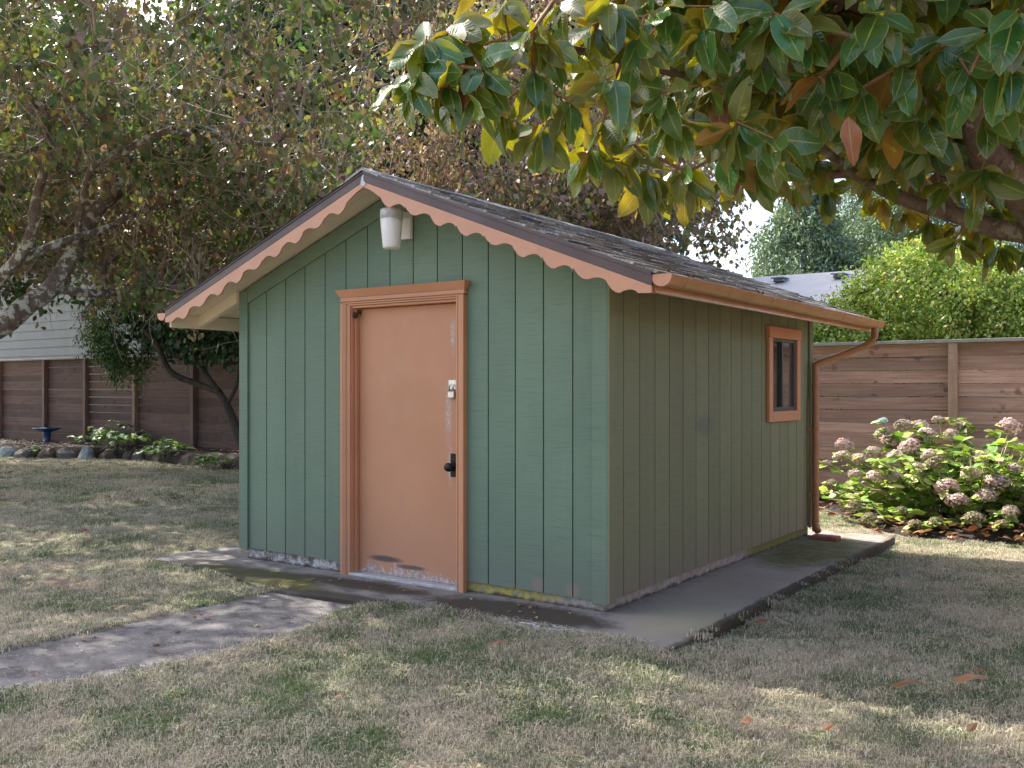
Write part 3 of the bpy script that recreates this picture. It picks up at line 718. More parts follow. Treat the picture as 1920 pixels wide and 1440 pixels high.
# ------------------------------------------------------------------ back fence
FY = 6.5
def fence(name, x_posts, ztop, label, wood, post, gapfn, seed):
    f = empty(name, (x_posts[0], FY, 0), label, 'fence'); rs = random.Random(seed)
    rows = 12; z0 = .02; rowh = (ztop - z0) / rows
    cache = {}
    for i in range(len(x_posts) - 1):
        xa, xb = x_posts[i] + .0, x_posts[i + 1]
        for r in range(rows):
            gp = gapfn((xa + xb) / 2, r, rs); sag = rs.uniform(-.003, .003)
            za = z0 + r * rowh + gp / 2; zb = z0 + (r + 1) * rowh - gp / 2; yy = FY + rs.uniform(-.002, .002)
            bm = bmesh.new(); prism(bm, [(xa + .003, za + sag), (xb - .003, za), (xb - .003, zb), (xa + .003, zb + sag * .5)], 1, yy, yy + .02)
            bm_obj('fence_board', bm, wood, f)
    for i, x in enumerate(x_posts): box('fence_post', x - .045, x + .045, FY - .095, FY - .004, -.1, ztop - .002, post, f, .004)
    for i in range(0, len(x_posts) - 1, 2):
        xa = x_posts[i] - (.05 if i == 0 else 0); xb = x_posts[min(i + 2, len(x_posts) - 1)]
        box('cap_rail', xa + .002, xb - .002, FY - .11, FY + .05, ztop, ztop + .035, 'cap_grey', f, .003)
    return f
def gr(x, r, rs): return rs.choice([.002, .004, .006, .009, .004]) + (.005 if r in (6, 8) else 0)
def gl(x, r, rs): return (.012 if -15.9 < x < -12.4 and r > 4 else .0035)
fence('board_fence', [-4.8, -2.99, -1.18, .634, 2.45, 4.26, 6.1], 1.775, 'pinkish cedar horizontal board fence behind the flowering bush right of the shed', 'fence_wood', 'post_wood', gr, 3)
fence('board_fence', [-26.7, -24.85, -23.0, -21.15, -19.3, -17.4, -15.85, -14.15, -12.35, -10.5, -8.7, -6.75, -4.85], 1.90, 'brown horizontal board fence left of the shed, its boards darkened for the shade', 'fence_wood_shaded', 'post_wood_dark', gl, 5)

f = empty('board_fence', (5.4, 0, 0), 'unseen pinkish board fence added at the right to bounce warm light', 'fence')  # added out of view, to throw warm light onto the shed's side wall
for k in range(7):
    y0 = FY - .12 - k * 1.82
    for r_ in range(12): box('fence_board', 5.4, 5.42, y0 - 1.815, y0, .02 + r_ * .146 + .003, .02 + (r_ + 1) * .146 - .003, 'fence_wood', f)
    box('fence_post', 5.305, 5.396, y0 - 1.86, y0 - 1.77, -.1, 1.77, 'post_wood', f, .004)
box('cap_rail', 5.29, 5.45, FY - 12.9, FY - .12, 1.775, 1.81, 'cap_grey', f, .003)

# ------------------------------------------------------------------ neighbours
nh = empty('neighbour_house', (-22, 10, 0), 'pale grey lap sided house wall beyond the left end of the fence', 'house')
for k in range(20):
    z0 = .3 + k * .24
    bm = bmesh.new(); prism(bm, [(10.0, z0), (9.975, z0), (9.997, z0 + .262), (10.0, z0 + .262)], 0, -31.5, -19.2); bm_obj('lap_board', bm, 'lap', nh)
box('wall', -31.4, -19.3, 10.005, 16, 0, 5.1, 'lap', nh)
prism_obj('roof', [(9.4, 5.05), (13, 6.6), (16.6, 5.05), (16.6, 5.2), (13, 6.8), (9.4, 5.2)], 0, -32, -18.8, 'shingle', nh)
n2 = empty('neighbour_house', (-1, 17, 0), 'low house with a pale grey sunlit roof beyond the right fence', 'house')
box('wall', -7, 6, 13.6, 21, 0, 2.5, 'lap', n2)
prism_obj('roof', [(12.9, 2.38), (17, 3.78), (21.4, 2.35), (21.4, 2.5), (17, 3.9), (12.9, 2.5)], 0, -8, 6.6, 'roof_light', n2)
for x in (-4.75, -3.43):
    z = 3.9 - .6 * .34
    v = prism_obj('roof_vent', [(x - .12, z - .02), (x + .12, z - .02), (x + .10, z + .05), (x - .10, z + .05)], 1, 16.2, 16.5, 'vent_grey', n2)
    box('vent_hood', x - .15, x + .15, 16.12, 16.52, z + .051, z + .07, 'vent_grey', v)

# ------------------------------------------------------------------ leaves and branches
def leaf_template(kind):
    if kind == 'oval':      # 6 verts, 4 tris, folded at the midrib
        V = np.array([(0, 0, 0), (.30, .33, .07), (.26, .68, .03), (0, 1, -.10), (-.26, .68, .03), (-.30, .33, .07), (0, .5, -.02)])
        Fc = np.array([(0, 1, 6), (1, 2, 6), (2, 3, 6), (3, 4, 6), (4, 5, 6), (5, 0, 6)])
    elif kind == 'quad':
        V = np.array([(0, 0, 0), (.3, .5, .06), (0, 1, -.05), (-.3, .5, .06)]); Fc = np.array([(0, 1, 2), (0, 2, 3)])
    elif kind == 'narrow':
        V = np.array([(0, 0, 0), (.14, .45, .03), (0, 1, -.08), (-.14, .45, .03)]); Fc = np.array([(0, 1, 2), (0, 2, 3)])
    elif kind == 'floret':
        V = np.array([(0, 0, 0), (.5, .5, .1), (0, 1, 0), (-.5, .5, .1)]); Fc = np.array([(0, 1, 2), (0, 2, 3)])
    return V, Fc
def leaf_batch(P, D, size, kind, cols, roll=None):
    """P points, D leaf axis directions, per-leaf size; returns V,F,tint"""
    n = len(P); T, Fc = leaf_template(kind)
    D = D / np.linalg.norm(D, axis=1, keepdims=True)
    rnd = rng.normal(size=(n, 3)) if roll is None else roll
    S = np.cross(D, rnd); S /= np.linalg.norm(S, axis=1, keepdims=True) + 1e-9
    N = np.cross(S, D)
    flip = np.where(N[:, 2] < 0, -1., 1.)[:, None]; N = N * flip; S = S * flip
    V = (P[:, None, :] + size[:, None, None] * (T[None, :, 0:1] * S[:, None, :] + T[None, :, 1:2] * D[:, None, :] + T[None, :, 2:3] * N[:, None, :]))
    Fo = (Fc[None] + (np.arange(n) * len(T))[:, None, None]).reshape(-1, 3)
    C = np.repeat(cols, len(T), axis=0)
    return V.reshape(-1, 3), Fo, C
def palette(n, cols, w, jit=.18):
    cols = np.array(cols); w = np.array(w, float); idx = rng.choice(len(cols), n, p=w / w.sum())
    c = cols[idx] * (1 + rng.normal(0, jit, (n, 1))) * (1 + rng.normal(0, .06, (n, 3)))
    return np.clip(c, .005, .9)
def grow(limbs, tips, seg=.28, sag=.04, wob_=.05, rtip=.004, k=.62):
    """limbs: list of (polyline, r0, r1). Attach every tip to the nearest node of the growing skeleton.
    Returns nodes, parent, radius"""
    nodes = []; par = []; fixed = []
    for (pl, r0, r1) in limbs:
        S = spline(pl, 5); last = -1
        if nodes:
            A = np.array(nodes); d = np.linalg.norm(A - np.array(S[0]), axis=1); j = int(d.argmin())
            if d[j] < .25: last = j
        for i, p in enumerate(S):
            nodes.append(tuple(p)); par.append(last); fixed.append(r0 + (r1 - r0) * i / (len(S) - 1)); last = len(nodes) - 1
    A = np.empty((len(nodes) + len(tips) * 14, 3)); A[:len(nodes)] = nodes; n = len(nodes)
    par = par + [0] * (len(A) - n); fixed = fixed + [0.] * (len(A) - n)
    T = np.array(tips); d0 = np.array([np.linalg.norm(A[:n] - t, axis=1).min() for t in T]); order = np.argsort(d0)
    tipnode = np.zeros(len(T), int)
    for ti in order:
        t = T[ti]; d = np.linalg.norm(A[:n] - t, axis=1) + np.maximum(0, A[:n, 2] - t[2]) * .25; j = int(d.argmin())
        L = np.linalg.norm(A[j] - t); m = min(13, max(1, int(L / seg))); a = A[j].copy(); side = rng.normal(size=3) * L * wob_ * 2
        for q in range(1, m + 1):
            u = q / m; p = a * (1 - u) + t * u + side * math.sin(math.pi * u); p = p + rng.normal(size=3) * wob_ * seg * (q < m)
            p[2] += sag * L * math.sin(math.pi * u); A[n] = p; par[n] = j; j = n; n += 1
        tipnode[ti] = j
    rad = np.zeros(n); load = np.zeros(n); load[tipnode] += 1
    for i in range(n - 1, -1, -1):
        if par[i] >= 0 and par[i] < i: load[par[i]] += load[i]
    rad = rtip * np.maximum(load, 1) ** (k * .8)
    for i in range(n):
        if fixed[i]: rad[i] = fixed[i]
    for i in range(n - 1, -1, -1):
        if 0 <= par[i] < i: rad[par[i]] = max(rad[par[i]], rad[i])
    return A[:n], np.array(par[:n]), rad, tipnode
def branch_mesh(A, par, rad, lo=0., hi=9., rmax_child=1.):
    V = []; Fq = []
    for i in range(len(A)):
        p = par[i]
        if p < 0 or not (lo <= rad[i] < hi): continue
        a, b = A[p], A[i]; d = b - a; L = np.linalg.norm(d)
        if L < 1e-5: continue
        d = d / L; s = np.cross(d, (.31, .17, .93)); s /= np.linalg.norm(s) + 1e-9; t = np.cross(d, s)
        ns = 8 if rad[i] > .03 else (5 if rad[i] > .012 else 3); r0 = min(rad[p], rad[i] * 1.35); r1 = rad[i]
        g = p_ = par[p]
        base = len(V)
        for (q, r, e) in ((a, r0, -.12 * r0), (b, r1, .35 * r1)):
            for k in range(ns):
                an = 2 * math.pi * k / ns; V.append(q + d * e + (s * math.cos(an) + t * math.sin(an)) * r)
        for k in range(ns): Fq.append((base + k, base + (k + 1) % ns, base + ns + (k + 1) % ns, base + ns + k))
    return V, Fq
def make_branches(name, A, par, rad, lo, hi, mat, parent):
    V, Fq = branch_mesh(A, par, rad, lo, hi)
    if V: return npmesh(name, V, Fq, mat, parent, smooth=True)
def ell_points(n, c, r, shell=.0, flat=None):
    u = rng.normal(size=(n, 3)); u /= np.linalg.norm(u, axis=1, keepdims=True)
    rr = (shell ** 3 + (1 - shell ** 3) * rng.random((n, 1))) ** (1 / 3)
    return np.array(c) + u * rr * np.array(r)
def clumpy(P, freq=.8, thr=-.05, seed=0):
    k = np.array([mnoise.noise(Vector((p[0] * freq + seed, p[1] * freq, p[2] * freq))) for p in P]); return P[k > thr]

def leaf_cloud(tips, per, spread, size, kind, cols, w, droop=.8, jit=.2, outward=.4):
    n = len(tips) * per; P = np.repeat(tips, per, axis=0) + rng.normal(size=(n, 3)) * spread
    D = rng.normal(size=(n, 3)) * .7; D[:, 2] -= droop
    s = size * rng.uniform(.6, 1.25, n)
    return P, D, s, palette(n, cols, w, jit)

# ---- dogwood in front left
DW_COL = [(.11, .165, .065), (.155, .175, .075), (.20, .165, .08), (.22, .13, .085), (.24, .155, .16), (.085, .13, .06), (.32, .29, .07)]
def dogwood(name, loc, label, limbs, crown, ntips, per, size, cols, w, group, indiv=0, twigs=900, spread=.14):
    t = empty(name, loc, label, 'tree', group)
    P = []
    for (c, r, share, sh) in crown:
        q = clumpy(ell_points(int(ntips * share * 2.2), c, r, sh), .75, -.04, c[0]); P.append(q[:int(ntips * share)])
    tips = np.concatenate(P); tips = tips[tips[:, 2] > 1.9]
    if name == 'dogwood_tree' and loc[0] > -11 and loc[1] < 4:        # keep clear of the shed roof and the view of its wall
        bad = (tips[:, 0] > -4.4) & (tips[:, 2] < 3.5) & (tips[:, 1] < 4.6); tips = tips[~bad]
    if loc[1] < 4:      # the lower limbs show bare on the garden side
        dep = (tips[:, 0] - 2.7) * -.5725 + (tips[:, 1] + 4.8) * .82; tips = tips[~((dep < 11.3) & (tips[:, 2] < 3.5))]
    A, par, rad, tn = grow(limbs, tips, .26, .05, .10, .0048, .56)
    make_branches('trunk', A, par, rad, .022, 9, 'dogwood_bark', t)
    tw = make_branches('twigs', A, par, rad, 0, .022, 'twig_bark', t); tw['kind'] = 'stuff'
    # extra fine bare twigs curling off the tips
    V = []; Fq = []
    for i in rng.choice(len(tips), twigs * 2, replace=True):
        p = Vector(tips[i]); d = Vector(rng.normal(size=3)).normalized() * .5 + Vector((0, 0, .1)); pts = [p]
        for q in range(5): d += Vector(rng.normal(size=3)) * .2 + Vector((0, 0, .12)); d.normalize(); p = p + d * .18; pts.append(p)
        a, b = tube_arrays(pts, [.006, .0055, .0045, .004, .003, .002], 3); k = len(V); V += a; Fq += [tuple(x + k for x in f) for f in b]
    o = npmesh('fine_twigs', [tuple(v) for v in V], Fq, 'twig_bark', t); o['kind'] = 'stuff'
    Pl, D, s, C = leaf_cloud(tips, per, spread, size, 'oval', cols, w, .9)
    # colour drifts by patch, as the turning leaves do
    zone = np.array([mnoise.noise(Vector((p[0] * .7, p[1] * .7, p[2] * .9))) for p in Pl[::per]]); zone = np.repeat(zone, per)
    pink = np.array([.23, .12, .13]); C = np.where((zone > .14)[:, None], C * .5 + pink * .55, C)
    if indiv:
        d = np.linalg.norm(Pl - np.array(cam.location), axis=1); vis = np.argsort(d)[:indiv]
        Tm, Fc = leaf_template('oval')
        mats = []
        for k in range(6):
            me = bpy.data.meshes.new('leaf'); me.from_pydata([tuple(v) for v in Tm * .1], [], [tuple(f) for f in Fc])
            a = me.attributes.new('tint', 'FLOAT_COLOR', 'POINT'); c = cols[k % len(cols)]
            for j in range(len(Tm)): a.data[j].color = (*c, 1)
            me.materials.append(M['foliage']); mats.append(me)
        for i in vis:
            o = bpy.data.objects.new('leaf', random.choice(mats)); COL.objects.link(o); attach(o, t)
            q = Vector(D[i]).to_track_quat('Y', 'Z') @ Euler((0, random.uniform(0, 6.28), 0)).to_quaternion()
            o.location = Pl[i]; o.rotation_mode = 'QUATERNION'; o.rotation_quaternion = q; sc = s[i] / .1; o.scale = (sc, sc, sc)
        keep = np.ones(len(Pl), bool); keep[vis] = False; Pl, D, s, C = Pl[keep], D[keep], s[keep], C[keep]
    V, Fc, T = leaf_batch(Pl, D, s, 'oval', C)
    o = npmesh('crown', V, Fc, 'foliage', t, tint=T); o['kind'] = 'stuff'
    return t
limbs1 = [
 ([(-10.7, -.4, -.1), (-10.45, -.3, .15), (-9.63, 0, 1.09), (-9.13, .35, 1.52), (-8.38, .87, 1.99), (-8.16, 1.03, 2.21), (-8.1, 1.31, 2.45), (-8.06, 1.58, 2.91), (-7.94, 1.91, 3.55), (-7.76, 2.52, 3.89)], .17, .075),
 ([(-8.1, 1.31, 2.45), (-8.04, 1.84, 2.42), (-8.09, 2.3, 2.53), (-8.11, 2.77, 2.85)], .055, .02),
 ([(-9.13, .35, 1.52), (-8.17, .53, 2.27), (-7.74, .71, 2.66), (-7.49, .76, 3.0), (-7.35, .74, 3.38), (-6.88, .7, 3.92), (-6.51, .72, 4.3), (-6.26, .65, 4.82)], .085, .022),
 ([(-7.74, .71, 2.66), (-7.64, 1.14, 2.91), (-7.62, 1.65, 3.13), (-7.57, 2.17, 3.42), (-7.54, 2.68, 3.62)], .05, .02),
 ([(-8.06, 1.58, 2.91), (-7.17, 1.23, 3.67), (-6.54, 1.18, 3.75), (-6.16, 1.21, 3.86), (-5.73, 1.26, 3.92)], .045, .014),
 ([(-7.76, 2.52, 3.89), (-7.52, 3.3, 4.03), (-7.34, 4.04, 4.0), (-6.99, 4.89, 4.48)], .06, .025),
 ([(-7.76, 2.52, 3.89), (-7.47, 3.1, 4.53), (-6.95, 4.07, 5.16), (-6.28, 4.78, 5.65)], .06, .025),
 ([(-9.63, 0, 1.09), (-9.7, -.4, 2.6), (-9.3, -.9, 4.2), (-8.4, -1.2, 6.0), (-7.6, -1.2, 7.4)], .12, .04),
 ([(-9.3, -.9, 4.2), (-8.2, -1.8, 5.2), (-6.8, -2.4, 6.2)], .07, .03),
 ([(-8.4, -1.2, 6.0), (-7, .2, 7.0), (-5.2, 1.0, 7.8)], .07, .03)]
crown1 = [((-7.3, .9, 5.6), (4.3, 4.2, 3.0), .52, .25), ((-7.8, 1.2, 3.3), (2.9, 3.0, 1.5), .22, 0), ((-8.5, 4.5, 3.9), (3.0, 2.0, 2.0), .12, 0), ((-5.5, .5, 7.4), (3.4, 3.8, 1.5), .14, 0)]
dogwood('dogwood_tree', (-10.7, -.4, -.05), 'gnarled dogwood with lichened limbs and turning green and pink leaves left of the shed', limbs1, crown1, 3200, 15, .105, DW_COL, [5, 5, 2.4, 1.2, .7, 3, .4], None, 260, 2600, .105)
limbs2 = [([(-7.6, 9.2, -.1), (-7.4, 9.1, 1.2), (-7.1, 9.0, 2.4), (-6.8, 9.0, 3.6), (-6.5, 9, 5.2), (-6.4, 9, 6.8)], .16, .05),
 ([(-7.1, 9.0, 2.4), (-6.0, 8.6, 3.2), (-5.0, 8.3, 3.9), (-4.2, 8.2, 4.3)], .08, .03), ([(-6.8, 9.0, 3.6), (-8.2, 8.8, 4.6), (-9.6, 8.7, 5.2)], .08, .03),
 ([(-6.5, 9, 5.2), (-5.2, 9, 6.1), (-4.3, 9, 6.6)], .06, .02), ([(-7.1, 9.0, 2.4), (-8.3, 8.6, 3.1), (-9.6, 8.3, 3.5)], .08, .03)]
DW2 = [(.125, .17, .075), (.19, .195, .09), (.29, .19, .15), (.29, .20, .25), (.40, .27, .20), (.38, .33, .12)]
dogwood('dogwood_tree', (-7.6, 9.2, -.05), 'dogwood with purple and pink autumn leaves rising behind the shed roof and fence', limbs2,
        [((-6.8, 9, 4.6), (4.3, 2.4, 2.5), .6, .2), ((-6.6, 9, 7.2), (3.6, 2.4, 1.9), .25, .1), ((-4.6, 8.6, 3.7), (1.8, 1.5, 1.3), .15, 0)], 1800, 18, .105, DW2, [3, 3, 1.6, 2.8, 1.4, .8], None, 0, 1200, .16)

# ---- generic bush / background tree
def clump_tree(name, loc, label, cat, limbs, crown, ntips, per, spread, size, kind, mat, cols, w, bark='dark_bark', droop=.5, group=None, thr=-.1, freq=.9, zmin=.3, rtip=.005):
    t = empty(name, loc, label, cat, group); P = []
    for (c, r, share, sh) in crown:
        q = clumpy(ell_points(int(ntips * share * 1.6), c, r, sh), freq, thr, c[1]); P.append(q[:int(ntips * share)])
    tips = np.concatenate(P); tips = tips[tips[:, 2] > zmin]
    A, par, rad, tn = grow(limbs, tips[:: max(1, len(tips) // 500)], .3, .05, .08, rtip, .55)
    make_branches('trunk', A, par, rad, 0, 9, bark, t)
    Pl, D, s, C = leaf_cloud(tips, per, spread, size, kind, cols, w, droop)
    V, Fc, T = leaf_batch(Pl, D, s, kind, C); o = npmesh('crown', V, Fc, mat, t, tint=T); o['kind'] = 'stuff'
    return t
DKG = [(.026, .065, .03), (.035, .085, .04), (.045, .10, .04), (.065, .12, .045)]
clump_tree('rhododendron', (-9.4, 5.3, .1), 'dark evergreen shrub with a bare leaning forked trunk beside the left wall of the shed', 'shrub',
    [([(-9.38, 5.3, .0), (-9.58, 5.28, .43), (-9.85, 5.21, 1.02), (-10.14, 5.13, 1.4), (-10.54, 4.97, 1.95)], .10, .035),
     ([(-9.85, 5.21, 1.02), (-9.55, 5.18, 1.4), (-9.52, 5.2, 1.9)], .04, .02), ([(-9.58, 5.28, .6), (-9.2, 5.3, 1.1), (-9.25, 5.2, 1.7)], .045, .02),
     ([(-9.96, 5.14, 1.23), (-10.4, 5.07, 1.36), (-10.76, 4.82, 1.56), (-10.97, 4.68, 2.05), (-11.25, 4.48, 2.39)], .045, .015)],
    [((-10.2, 5.2, 3.0), (1.9, 1.0, 1.2), .55, .2), ((-9.4, 5.2, 3.6), (1.7, 1.0, 1.2), .2, .1), ((-9.9, 5.1, 2.35), (1.5, .9, .55), .25, 0)], 1500, 18, .13, .125, 'quad', 'foliage_glossy', DKG, [4, 4, 2, 1], zmin=1.75, droop=.8)
clump_tree('cedar_shrub', (-12.6, 7.3, 0), 'bright green feathery evergreen branch mass hanging over the dark fence', 'shrub',
    [([(-12.6, 7.3, .0), (-12.6, 7.2, 1.4), (-12.5, 7.0, 2.4), (-12.3, 6.2, 2.75), (-12.3, 5.3, 2.7)], .05, .015)],
    [((-12.35, 4.9, 2.35), (.75, .55, .75), .6, .2), ((-12.1, 4.9, 1.75), (.5, .4, .5), .2, 0), ((-12.3, 5.2, 3.2), (.9, .7, .8), .2, .2)], 420, 22, .085, .07, 'narrow', 'foliage', [(.05, .12, .03), (.085, .17, .045), (.03, .07, .025)], [3, 2, 2], zmin=1.35, droop=.9)
# trees beyond the fence, closing the view on the left
BT = [(.04, .085, .045), (.06, .11, .045), (.085, .13, .05), (.045, .095, .07)]
for (x, y, h, wd, lb) in ((-31, 16, 16, 4.6, 'dark green tree at the far left beyond the pale house'), (-17.5, 12.2, 12, 3.0, 'dark green tree just right of the pale lap sided house'),
        (-13.2, 12.6, 13, 3.1, 'tall dark green tree beyond the fence above the rhododendron'), (-24.0, 19, 18, 5.2, 'broad dark tree rising over the roof of the pale house'),
        (-9.8, 15.5, 13, 3.0, 'tall dark green tree beyond the fence behind the purple dogwood'), (-17.0, 20, 18, 5.0, 'tallest dark green tree in the back row beyond the fence')):
    clump_tree('broadleaf_tree', (x, y, 0), lb, 'tree', [([(x, y, -.1), (x + .1, y, h * .3), (x - .1, y, h * .6), (x, y, h * .85)], .22, .05)],
        [((x, y, h * .58), (wd, wd * .8, h * .42), 1., .35)], 1150, 24, .27, .26, 'quad', 'foliage', BT, [3, 3, 2, 2], group='dark trees beyond the fence on the left', thr=-.2, freq=.5, zmin=1.6, rtip=.01)
clump_tree('broadleaf_tree', (-21.5, 3.0, 0), 'big leafy tree added beyond the left edge to shade the lawn', 'tree', [([(-21.5, 3, -.1), (-21.3, 3.1, 3), (-21, 3.2, 6), (-20.7, 3.2, 9)], .3, .08)],  # added mostly out of view, to keep sun off the left lawn
    [((-20.3, 3.2, 8.2), (4.6, 5.0, 4.2), 1., .3)], 1100, 18, .24, .2, 'quad', 'foliage', BT, [3, 3, 2, 2], thr=-.2, freq=.5, zmin=2.6, rtip=.01)
clump_tree('broadleaf_tree', (-15.6, 2.0, 0), 'dark leafy tree standing at the left edge of the view beside the lawn', 'tree', [([(-15.6, 2, -.1), (-15.5, 2.1, 1.6), (-15.2, 2.2, 3.4), (-14.9, 2.4, 5.5), (-14.8, 2.4, 7)], .2, .05), ([(-15.2, 2.2, 3.4), (-14, 2.8, 4.2), (-13, 3.2, 4.6)], .07, .03)],
    [((-14.6, 2.2, 5.6), (3.4, 4.2, 2.5), .8, .2), ((-13.2, 3.2, 3.6), (1.6, 1.6, 1.0), .2, 0)], 1000, 16, .2, .13, 'oval', 'foliage', [(.05, .10, .035), (.08, .13, .045), (.12, .13, .06), (.15, .10, .07)], [4, 4, 2, 1], thr=-.2, freq=.6, zmin=2.4, rtip=.006)
# bright bush beyond the right fence
BG = [(.32, .44, .10), (.46, .56, .17), (.17, .28, .055), (.60, .58, .22), (.55, .42, .14)]
clump_tree('maple_bush', (-.1, 9.2, 0), 'rounded sunlit yellow green bush beyond the right fence', 'shrub',
    [([(-.1, 9.3, -.1), (-.1, 9.3, .9), (0, 9.2, 1.8)], .12, .06), ([(-.1, 9.3, .9), (-.9, 9.1, 1.7)], .07, .03), ([(-.1, 9.3, .9), (.9, 9.2, 1.8)], .07, .03)],
    [((-.05, 9.2, 2.30), (1.3, 1.1, .98), .55, .45), ((-1.2, 9.0, 1.95), (1.0, .8, .55), .2, .2), ((.85, 9.2, 2.1), (.9, .9, .8), .25, .3)], 1500, 42, .10, .062, 'quad', 'foliage', BG, [4, 4, 2.4, 1.5, .4], thr=-.1, freq=2.3, zmin=.8, droop=.4)
clump_tree('laurel_hedge', (-2.2, 8.2, 0), 'low bright green hedge just behind the shed end of the right fence', 'hedge',
    [([(-2.2, 8.3, -.1), (-2.2, 8.3, 1.2)], .06, .03)], [((-2.4, 8.2, 1.45), (1.5, .5, .75), 1., .3)], 420, 22, .10, .085, 'quad', 'foliage', BG, [3, 3, 4, .5, 0], thr=-.2, zmin=.3)
# far firs
FIR_HAZED = [(.12, .19, .13), (.16, .23, .15), (.09, .15, .135), (.20, .26, .17)]  # needle greens made paler and bluer, with the distant haze in the colour
for i, (x, y, h, r, lb) in enumerate(((-16.2, 53, 14, 4.0, 'rounded pale far fir nearest the open sky above the shed roof'), (-10.6, 57, 19, 4.6, 'tallest bluish far fir above the pale roof'),
        (-4.6, 55, 16, 4.6, 'far fir above the yellow green bush'), (2.2, 61, 14, 5.5, 'far fir at the right edge of the view'), (-15.0, 66, 22, 4.6, 'farthest bluish fir between the pale fir and the tallest one'), (-38, 60, 15, 5, 'far fir behind the purple dogwood'))):
    t = empty('fir_tree', (x, y, 0), lb, 'tree', 'firs far beyond the pale roof')
    tube('trunk', [(x, y, -.1), (x, y, h * .5), (x, y, h * .97)], [.35, .22, .04], 'dark_bark', t, 8)
    n = 2600; u = rng.random(n); z = h * (.08 + .9 * u); rr = r * np.minimum(1, (1 - u) * 1.9) ** .6 * (.45 + .55 * rng.random(n)) ; a = rng.random(n) * 6.283
    rr *= 1 + .25 * np.sin(a * 3 + z * 1.5) * .8
    P = np.stack([x + rr * np.cos(a), y + rr * np.sin(a), z - rr * .18], 1)
    Pl, D, s, C = leaf_cloud(P, 14, .26, .38, 'narrow', FIR_HAZED, [3, 3, 2, 1], .5)
    V, Fc, T = leaf_batch(Pl, D, s, 'narrow', C); o = npmesh('crown', V, Fc, 'foliage_conifer', t, tint=T); o['kind'] = 'stuff'

# ---- magnolia over the right foreground: large leaves one by one
mag = empty('magnolia_tree', (3.2, 2.1, -.05), 'large glossy leaved magnolia reaching over the shed roof from the right', 'tree')
mlimbs = [
 ([(3.3, 2.3, -.15), (3.15, 2.05, .8), (2.99, 1.74, 1.36), (2.53, 1.17, 1.74), (2.2, .57, 2.02), (2.05, .1, 2.22), (1.98, -.19, 2.3), (1.95, -.33, 2.47), (1.93, -.47, 2.69), (1.87, -.63, 2.97)], .15, .035),
 ([(2.2, .57, 2.02), (1.93, .63, 2.08), (1.73, .62, 2.17), (1.51, .46, 2.25), (1.31, .2, 2.37), (1.22, -.11, 2.47)], .06, .02),
 ([(1.98, -.19, 2.3), (1.85, -.28, 2.46), (1.58, -.46, 2.49), (1.35, -.75, 2.55), (1.05, -.96, 2.58), (.88, -1.32, 2.59), (.67, -1.59, 2.62), (.53, -1.81, 2.6)], .04, .011),
 ([(1.95, -.33, 2.47), (1.74, -.6, 2.75), (1.42, -.95, 2.89), (1.02, -1.35, 2.87)], .03, .012),
 ([(1.58, -.46, 2.49), (1.49, -.77, 2.62), (1.45, -1.05, 2.68)], .015, .01),
 ([(1.31, .2, 2.37), (.94, .31, 2.42), (.63, .33, 2.5)], .025, .012),
 ([(2.99, 1.74, 1.36), (3.3, 1.5, 2.6), (3.4, 1.0, 4.0), (3.0, .6, 5.2)], .12, .05),
 ([(3.3, 1.5, 2.6), (3.9, .6, 3.1), (4.2, -.4, 3.5)], .08, .03)]
